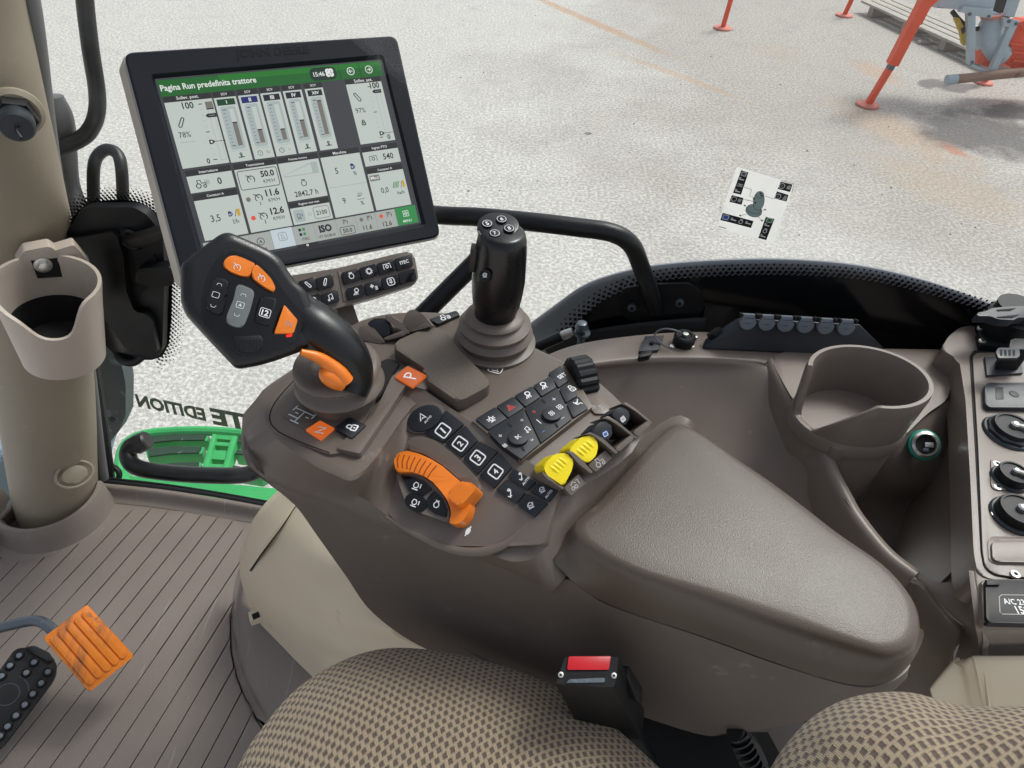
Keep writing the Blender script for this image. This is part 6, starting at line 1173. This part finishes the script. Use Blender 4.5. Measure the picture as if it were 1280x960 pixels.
def plugs():
    t = thing('capped_socket', LP.hit(854, 428), "small round black socket cap with a wire loop on the console ledge", "socket"); c = LP.hit(854, 429)
    b = MB(); b.lathe(c, UP, [(.0145, 0), (.0145, .012), (.012, .0145), (.009, .0145), (.008, .013), (0, .013)], M['black'], 30); b.build('cap', t); b = MB(); b.lathe(c + UP * .013, UP, [(.004, 0), (.004, .004), (0, .0045)], M['steel'], 14); b.build('rivet', t)
    q = lambda u, v, h: LP.hit(700 + u / 6.4, 360 + v / 6.4, h); b = MB(); b.tube([q(985, 365, .016), q(950, 350, .022), q(900, 333, .026), q(830, 328, .024), q(775, 350, .018), (q(757, 385, .012)), q(780, 420, .008), q(840, 462, .006), q(897, 478, .005)], .0013, M['grey'], 6, 8); b.build('wire_loop', t)
    for u, v in ((897, 474), (1050, 474), (1078, 398)): b = MB(); p = q(u, v, 0); b.lathe(p, UP, [(.004, 0), (.0035, .003), (0, .0035)], M['steel'], 14); b.build('screw', t)
    t = thing('latch_plate', LP.hit(815, 430), "flat dark plate with a small clip on the console ledge, left of the round cap", "latch")
    b = MB(); b.slab(LP, [(806, 420), (830, 419), (823, 437), (799, 439)], .0, .005, M['socket'], bev=.001); b.disc(LP, (815, 427.5), .003, .005, .008, M['void'], 0, 10); b.build('plate', t); b = MB(); b.slab(LP, [(803, 439), (816, 438), (812, 444), (800, 446.5), (798, 444)], .0, .008, M['black'], r=.001, bev=.002); b.build('clip', t)
    b = MB(); P = [((680, 441), (735, 420), (787, 411), (835, 406), (881, 403)), ((690, 447), (738, 428), (790, 421), (838, 417), (881, 415))]
    b.patch([[GL.hit(u, v, .012) + UP * .01 for u, v in P[0]], [GL.hit(u, v, .016) + UP * .006 for u, v in P[0]], [GL.hit(u, v, .022) for u, v in P[1]], [GL.hit(u, v, .022) - UP * .02 for u, v in P[1]]], M['seal'], 5, 3, .004); o = b.build('ledge_seal'); tag(o, "black rubber strip between the window border and the console ledge", "seal")
    t = thing('gas_strut', GL.hit(700, 428, .03), "black gas strut with a bright ball joint at the window's lower corner", "gas strut")
    e = GL.hit(716, 414, .03); s_ = GL.hit(640, 448, .05); b = MB(); b.tube([s_, s_.lerp(e, .82)], .0085, M['rail'], n=14); b.build('cylinder', t); b = MB(); b.tube([s_.lerp(e, .8), s_.lerp(e, .88), s_.lerp(e, 1)], [.006, .007, .006], M['steel'], 3, 12); d = GL.hit(727, 409, .03); b.lathe(d, UP, [(0, -.01), (.007, -.008), (.010, 0), (.007, .008), (0, .010)], M['worn'], 16); b.build('ball_joint', t); b = MB(); b.lathe(GL.hit(728, 415, .03), UP, [(.006, -.025), (.006, -.006), (.012, -.004), (.012, .0), (0, .0)], M['worn'], 16); b.build('stud', t)
plugs()
def grabrail():
    t = thing('grab_rail', GL.hit(800, 390, .02), "thick black interior grab rail across the window behind the joystick", "grab rail"); D = lambda u, v, h: GL.hit(u, v, h)
    b = MB(); b.tube([D(540, 268.5, .05), D(565, 270, .05), D(600, 271.5, .055), D(660, 277, .06), D(720, 284, .06), D(765, 291, .058), D(789, 306, .052), D(802, 335, .04), D(813, 365, .02), D(820, 388, .01)], [.0118] * 10, M['rail'], 7, 18); b.build('tube', t, sharp=60)
    b = MB(); b.tube([D(640, 280, .06), D(600, 322, .085), D(560, 362, .11), D(520, 402, .14)], .0125, M['rail'], 6, 18); b.build('brace', t, sharp=60)
    b = MB(); b.slab(GL, [(774, 370), (780, 360), (810, 356), (860, 354), (876, 362), (880, 384), (872, 398), (850, 402), (790, 403), (776, 392)], .002, .007, M['rail'], r=.006, bev=.0015); b.build('foot_plate', t)
    for u, v in ((790, 386), (849.5, 380)): b = MB(); b.disc(GL, (u, v), .0062, .007, .012, M['worn'], .002, 18); b.disc(GL, (u, v), .003, .012, .0124, M['void'], 0, 6); b.build('screw', t)
grabrail()
# ---------------------------------------------------------------- seat
def knit(mb_rows, name, parent, pitch, rot, ku, kv, amp=.0008):
    g = [crs(r, ku) for r in mb_rows]; cols = [crs([g[i][j] for i in range(len(g))], kv) for j in range(len(g[0]))]; nu, nv = len(cols), len(cols[0]); P = [[cols[j][i] for j in range(nu)] for i in range(nv)]
    # surface coordinates in metres along the cloth
    cu = [0]; m = nv // 2
    for j in range(1, nu): cu.append(cu[-1] + (P[m][j] - P[m][j - 1]).length)
    cv = [0]; mj = nu // 2
    for i in range(1, nv): cv.append(cv[-1] + (P[i][mj] - P[i - 1][mj]).length)
    Q = []; kn = []; mid = (P[1][mj] - P[-1][mj]).normalized(); n0 = (P[m][-1] - P[m][0]).cross(P[-1][mj] - P[0][mj]).normalized(); n0 = n0 if n0.dot(CAM - P[m][mj]) > 0 else -n0; a0_ = (P[m][-1] - P[m][0]).normalized(); b0_ = n0.cross(a0_).normalized(); a0_ = b0_.cross(n0); ax_ = a0_ * math.cos(rot) + b0_ * math.sin(rot); ay_ = b0_ * math.cos(rot) - a0_ * math.sin(rot)
    for i in range(nv):
        row = []
        for j in range(nu):
            a = P[i][min(j + 1, nu - 1)] - P[i][max(j - 1, 0)]; b = P[min(i + 1, nv - 1)][j] - P[max(i - 1, 0)][j]; n = a.cross(b); n = n.normalized() if n.length > 1e-12 else UP.copy()
            if n.dot(CAM - P[i][j]) < 0: n = -n
            p = P[i][j]; x, y = p.dot(ax_), p.dot(ay_)
            x += .0012 * math.sin(y * 41); y += .0012 * math.sin(x * 37); row.append(p); kn += [x, y, 0]
        Q.append(row)
    b = MB(); b.shell(Q, M['fabric'], .02); o = b.build(name, parent, sharp=80); at = o.data.attributes.new('cloth', 'FLOAT_VECTOR', 'POINT'); at.data.foreach_set('vector', kn + kn); return o
def seat():
    t = thing('driver_seat', atd(600, 940, .72), "driver seat in beige and brown knit fabric along the bottom edge", "seat"); z = atz
    rows = [[z(u, v, h) + V((.01, -.05, -.09)) for u, v, h in [(286, 985, .47), (322, 922, .475), (385, 852, .48), (480, 813, .485), (600, 826, .485), (722, 876, .48), (838, 975, .475)]],
            [z(u, v, h) + V((.0, -.01, -.035)) for u, v, h in [(286, 985, .475), (322, 922, .48), (385, 852, .485), (480, 813, .49), (600, 826, .49), (722, 876, .485), (838, 975, .48)]],
            [z(u, v, h) for u, v, h in [(284, 985, .475), (320, 920, .48), (385, 850, .485), (480, 811, .49), (600, 824.5, .49), (722, 873, .485), (838, 972, .48)]],
            [z(u, v, h) for u, v, h in [(315, 985, .498), (350, 930, .503), (405, 868, .508), (487, 832, .512), (598, 845, .512), (708, 890, .508), (812, 980, .50)]],
            [z(u, v, h) for u, v, h in [(365, 1000, .512), (395, 950, .517), (440, 895, .522), (500, 864, .525), (597, 878, .525), (690, 920, .522), (770, 1000, .515)]],
            [z(u, v, h) for u, v, h in [(440, 1020, .522), (460, 985, .527), (490, 945, .53), (530, 925, .532), (597, 935, .532), (660, 960, .53), (715, 1020, .525)]],
            [z(u, v, h) for u, v, h in [(520, 1060, .53), (530, 1050, .53), (550, 1040, .53), (570, 1035, .53), (597, 1035, .53), (620, 1045, .53), (650, 1060, .53)]]]
    knit(rows, 'cushion', t, .0080, rad(25), 14, 14)
    a = lambda u, v, d: atd(u, v, d)
    rows = [[a(950, 985, .52), a(985, 935, .53), (a(1025, 896, .54)), a(1075, 874, .545), a(1135, 870, .545), a(1200, 884, .54), a(1262, 888, .54), a(1470, 884, .53)],
            [a(950, 985, .49), a(982, 932, .495), a(1021, 893, .50), a(1072, 870, .50), a(1135, 865.5, .50), a(1198, 881, .50), a(1262, 883, .49), a(1470, 880, .485)],
            [a(965, 995, .465), a(1000, 945, .47), (a(1035, 908, .472)), a(1080, 885, .473), a(1137, 879, .473), a(1198, 894, .472), a(1262, 898, .465), a(1470, 897, .46)],
            [a(1000, 1010, .445), a(1025, 970, .448), a(1055, 935, .45), a(1095, 913, .45), a(1140, 906, .45), a(1196, 918, .45), a(1262, 922, .445), a(1470, 922, .44)],
            [a(1060, 1030, .43), a(1070, 1010, .43), a(1090, 985, .43), a(1115, 968, .43), a(1145, 960, .43), a(1195, 968, .43), a(1262, 970, .43), a(1470, 970, .425)],
            [a(1090, 1080, .42), a(1100, 1070, .42), a(1115, 1050, .42), a(1130, 1040, .42), a(1150, 1035, .42), a(1195, 1040, .42), a(1262, 1040, .42), a(1470, 1040, .415)]]
    knit(rows, 'backrest', t, .0084, rad(20), 14, 14)
seat()
def buckle():
    t = thing('seat_belt_buckle', atd(740, 860, .66), "black seat belt buckle with a red release button between cushion and console", "buckle")
    top = [(694, 855), (705, 821), (775, 820), (769, 860)]; T3 = [atd(u, v, .60 + (.012 if v < 840 else 0)) for u, v in top]; pl = Pl(T3[0], (T3[1] - T3[0]).cross(T3[3] - T3[0])); pl = pl if pl.n.dot(CAM - T3[0]) > 0 else Pl(T3[0], -pl.n)
    B3 = [atd(u, v, d) for u, v, d in [(728, 920, .70), (738, 885, .715), (806, 885, .715), (802, 925, .70)]]
    def rr(P, k):
        o = []; n = 4
        for i in range(n):
            p, a, c = P[i], P[i - 1], P[(i + 1) % n]; s, e = p.lerp(a, k), p.lerp(c, k); o += [s, p.lerp(a, k * .3).lerp(p.lerp(c, k * .3), .5), e]
        return o
    c = sum(T3, V((0, 0, 0))) / 4; b = MB(); T0 = rr(T3, .1); b.loft([rr(B3, .12), [p.lerp(q, .95) for p, q in zip(rr(B3, .12), [x - pl.n * .004 for x in T0])], [x - pl.n * .0015 for x in T0], [x.lerp(c, .03) for x in T0]], M['black']); b.build('housing', t)
    b = MB(); b.slab(pl, [(711, 820.5), (764, 820), (761, 837), (709, 837)], -.001, .0025, M['red'], r=.001, bev=.001); b.build('release_button', t)
    b = MB(); b.slab(pl, [(708, 843), (757, 842), (756, 855), (706, 855)], -.001, .0006, M['void'], r=.001); b.slab(pl, [(712, 849), (756, 847), (756, 853), (708, 853.5)], .0, .0012, M['worn'], r=.001); b.build('tongue_slot', t)
    for u, v in ((701, 843.5), (767.5, 844.5)): b = MB(); b.disc(pl, (u, v), .0026, .0, .0014, M['steel'], .0005, 14); b.disc(pl, (u, v), .0012, .001, .0016, M['void'], 0, 6); b.build('screw', t)
    b = MB(); sp = Pl(atd(800, 860, .655), V((.75, -.35, .55))); b.slab(sp, [(786, 832), (803, 860), (803, 880), (796, 876), (783, 845)], -.006, 0, M['black'], r=.002, bev=.002); b.build('side_clip', t)
    b = MB(); b.tube([atd(775, 915, .71), atd(795, 940, .74), atd(812, 975, .77)], .018, M['rail'], 5, 12, flat=.3); b.build('strap', t)
buckle()
def cover():
    t = thing('pedestal_cover', atz(370, 740, .1), "cream moulded seat pedestal cover with a hinged flap under the armrest", "pedestal cover"); z = atz
    rows = [[z(u, v, h) for u, v, h in [(352, 608, .24), (324, 638, .19), (306, 672, .13), (299.5, 706, .09), (304, 735, .06), (318, 770, .045), (345, 800, .04), (372, 828, .04), (405, 860, .05)]],
            [z(u, v, h) for u, v, h in [(357, 612, .27), (329, 643, .22), (311, 678, .16), (305, 711, .115), (309, 738, .085), (323, 768, .07), (351, 797, .066), (379, 824, .065), (412, 855, .075)]],
            [z(u, v, h) for u, v, h in [(370, 622, .30), (350, 655, .27), (334, 690, .22), (328, 722, .175), (333, 750, .15), (350, 775, .135), (378, 800, .13), (404, 820, .13), (430, 845, .13)]],
            [z(u, v, h) for u, v, h in [(400, 650, .33), (385, 690, .31), (378, 720, .27), (380, 750, .235), (390, 775, .21), (408, 795, .20), (430, 812, .195), (452, 825, .19), (475, 840, .19)]],
            [z(u, v, h) for u, v, h in [(440, 690, .33), (432, 720, .32), (430, 745, .29), (438, 770, .27), (450, 790, .25), (470, 803, .24), (490, 812, .235), (508, 820, .23), (530, 830, .23)]],
            [z(u, v, h) for u, v, h in [(480, 730, .31), (480, 750, .31), (482, 770, .29), (490, 790, .28), (505, 800, .27), (520, 808, .26), (535, 812, .26), (550, 818, .26), (570, 828, .25)]]]
    b = MB(); b.patch(rows, M['cream'], 6, 6, .008); b.build('shell', t, sharp=60)
    A = [(357, 612, .272), (329, 643, .222), (311, 678, .164), (305.5, 705, .124)]; Bq = [(368, 632, .293), (350, 658, .27), (330, 685, .225), (312, 712, .142)]
    fl = [[z(u - 1, v - 3, h - .01) for u, v, h in A], [z(u, v, h + .006) for u, v, h in A], [z((u + x) / 2, (v + y) / 2, (h + k) / 2 + .012) for (u, v, h), (x, y, k) in zip(A, Bq)], [z(u, v, h + .010) for u, v, h in Bq], [z(u + 1.5, v + 1.5, h) for u, v, h in Bq]]
    b = MB(); b.patch(fl, M['cream'], 6, 5, .004); b.build('flap', t, sharp=60)
    b = MB(); b.tube([z(u + 1.2, v + 1, h + .0065) for u, v, h in Bq], .0016, M['void'], 6, 8); b.build('flap_gap', t)
    b = MB(); p = z(322, 770, .07); b.box(p, V((.012, .006, 0)), V((-.004, .009, 0)), UP * .008, M['cream'], .003); b.box(p + V((.0, -.004, .008)), V((.005, .003, 0)), V((-.002, .005, 0)), UP * .002, M['void'], .001); b.build('clip', t)
    t2 = [[z(u, v, h) for u, v, h in [(318, 690, .01), (297, 715, .0045), (290, 760, .0045), (293, 800, .0045), (305, 845, .0045), (325, 885, .0045), (345, 915, .0045), (380, 960, .0045)]], [z(u, v, h) for u, v, h in [(320, 695, .02), (303, 720, .012), (296, 760, .013), (299, 798, .014), (311, 840, .014), (331, 878, .014), (352, 907, .014), (388, 950, .014)]], [z(u, v, h) for u, v, h in [(322, 700, .03), (306, 728, .03), (303, 765, .03), (312, 795, .03), (330, 825, .03), (350, 855, .03), (372, 885, .03), (410, 930, .03)]], [z(u, v, h) for u, v, h in [(324, 705, .03), (312, 740, .035), (322, 772, .038), (346, 802, .036), (374, 830, .036), (408, 864, .04), (430, 885, .04), (450, 910, .04)]]]
    b = MB(); b.patch(t2, M['mat_'], 5, 5, .004); o = b.build('tunnel_lip'); tag(o, "smooth brown raised rubber lip around the foot of the cream pedestal cover", "mat lip")
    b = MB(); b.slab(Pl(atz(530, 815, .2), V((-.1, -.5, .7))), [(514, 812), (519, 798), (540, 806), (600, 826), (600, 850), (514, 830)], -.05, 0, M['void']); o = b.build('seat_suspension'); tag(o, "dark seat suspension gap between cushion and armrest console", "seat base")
cover()
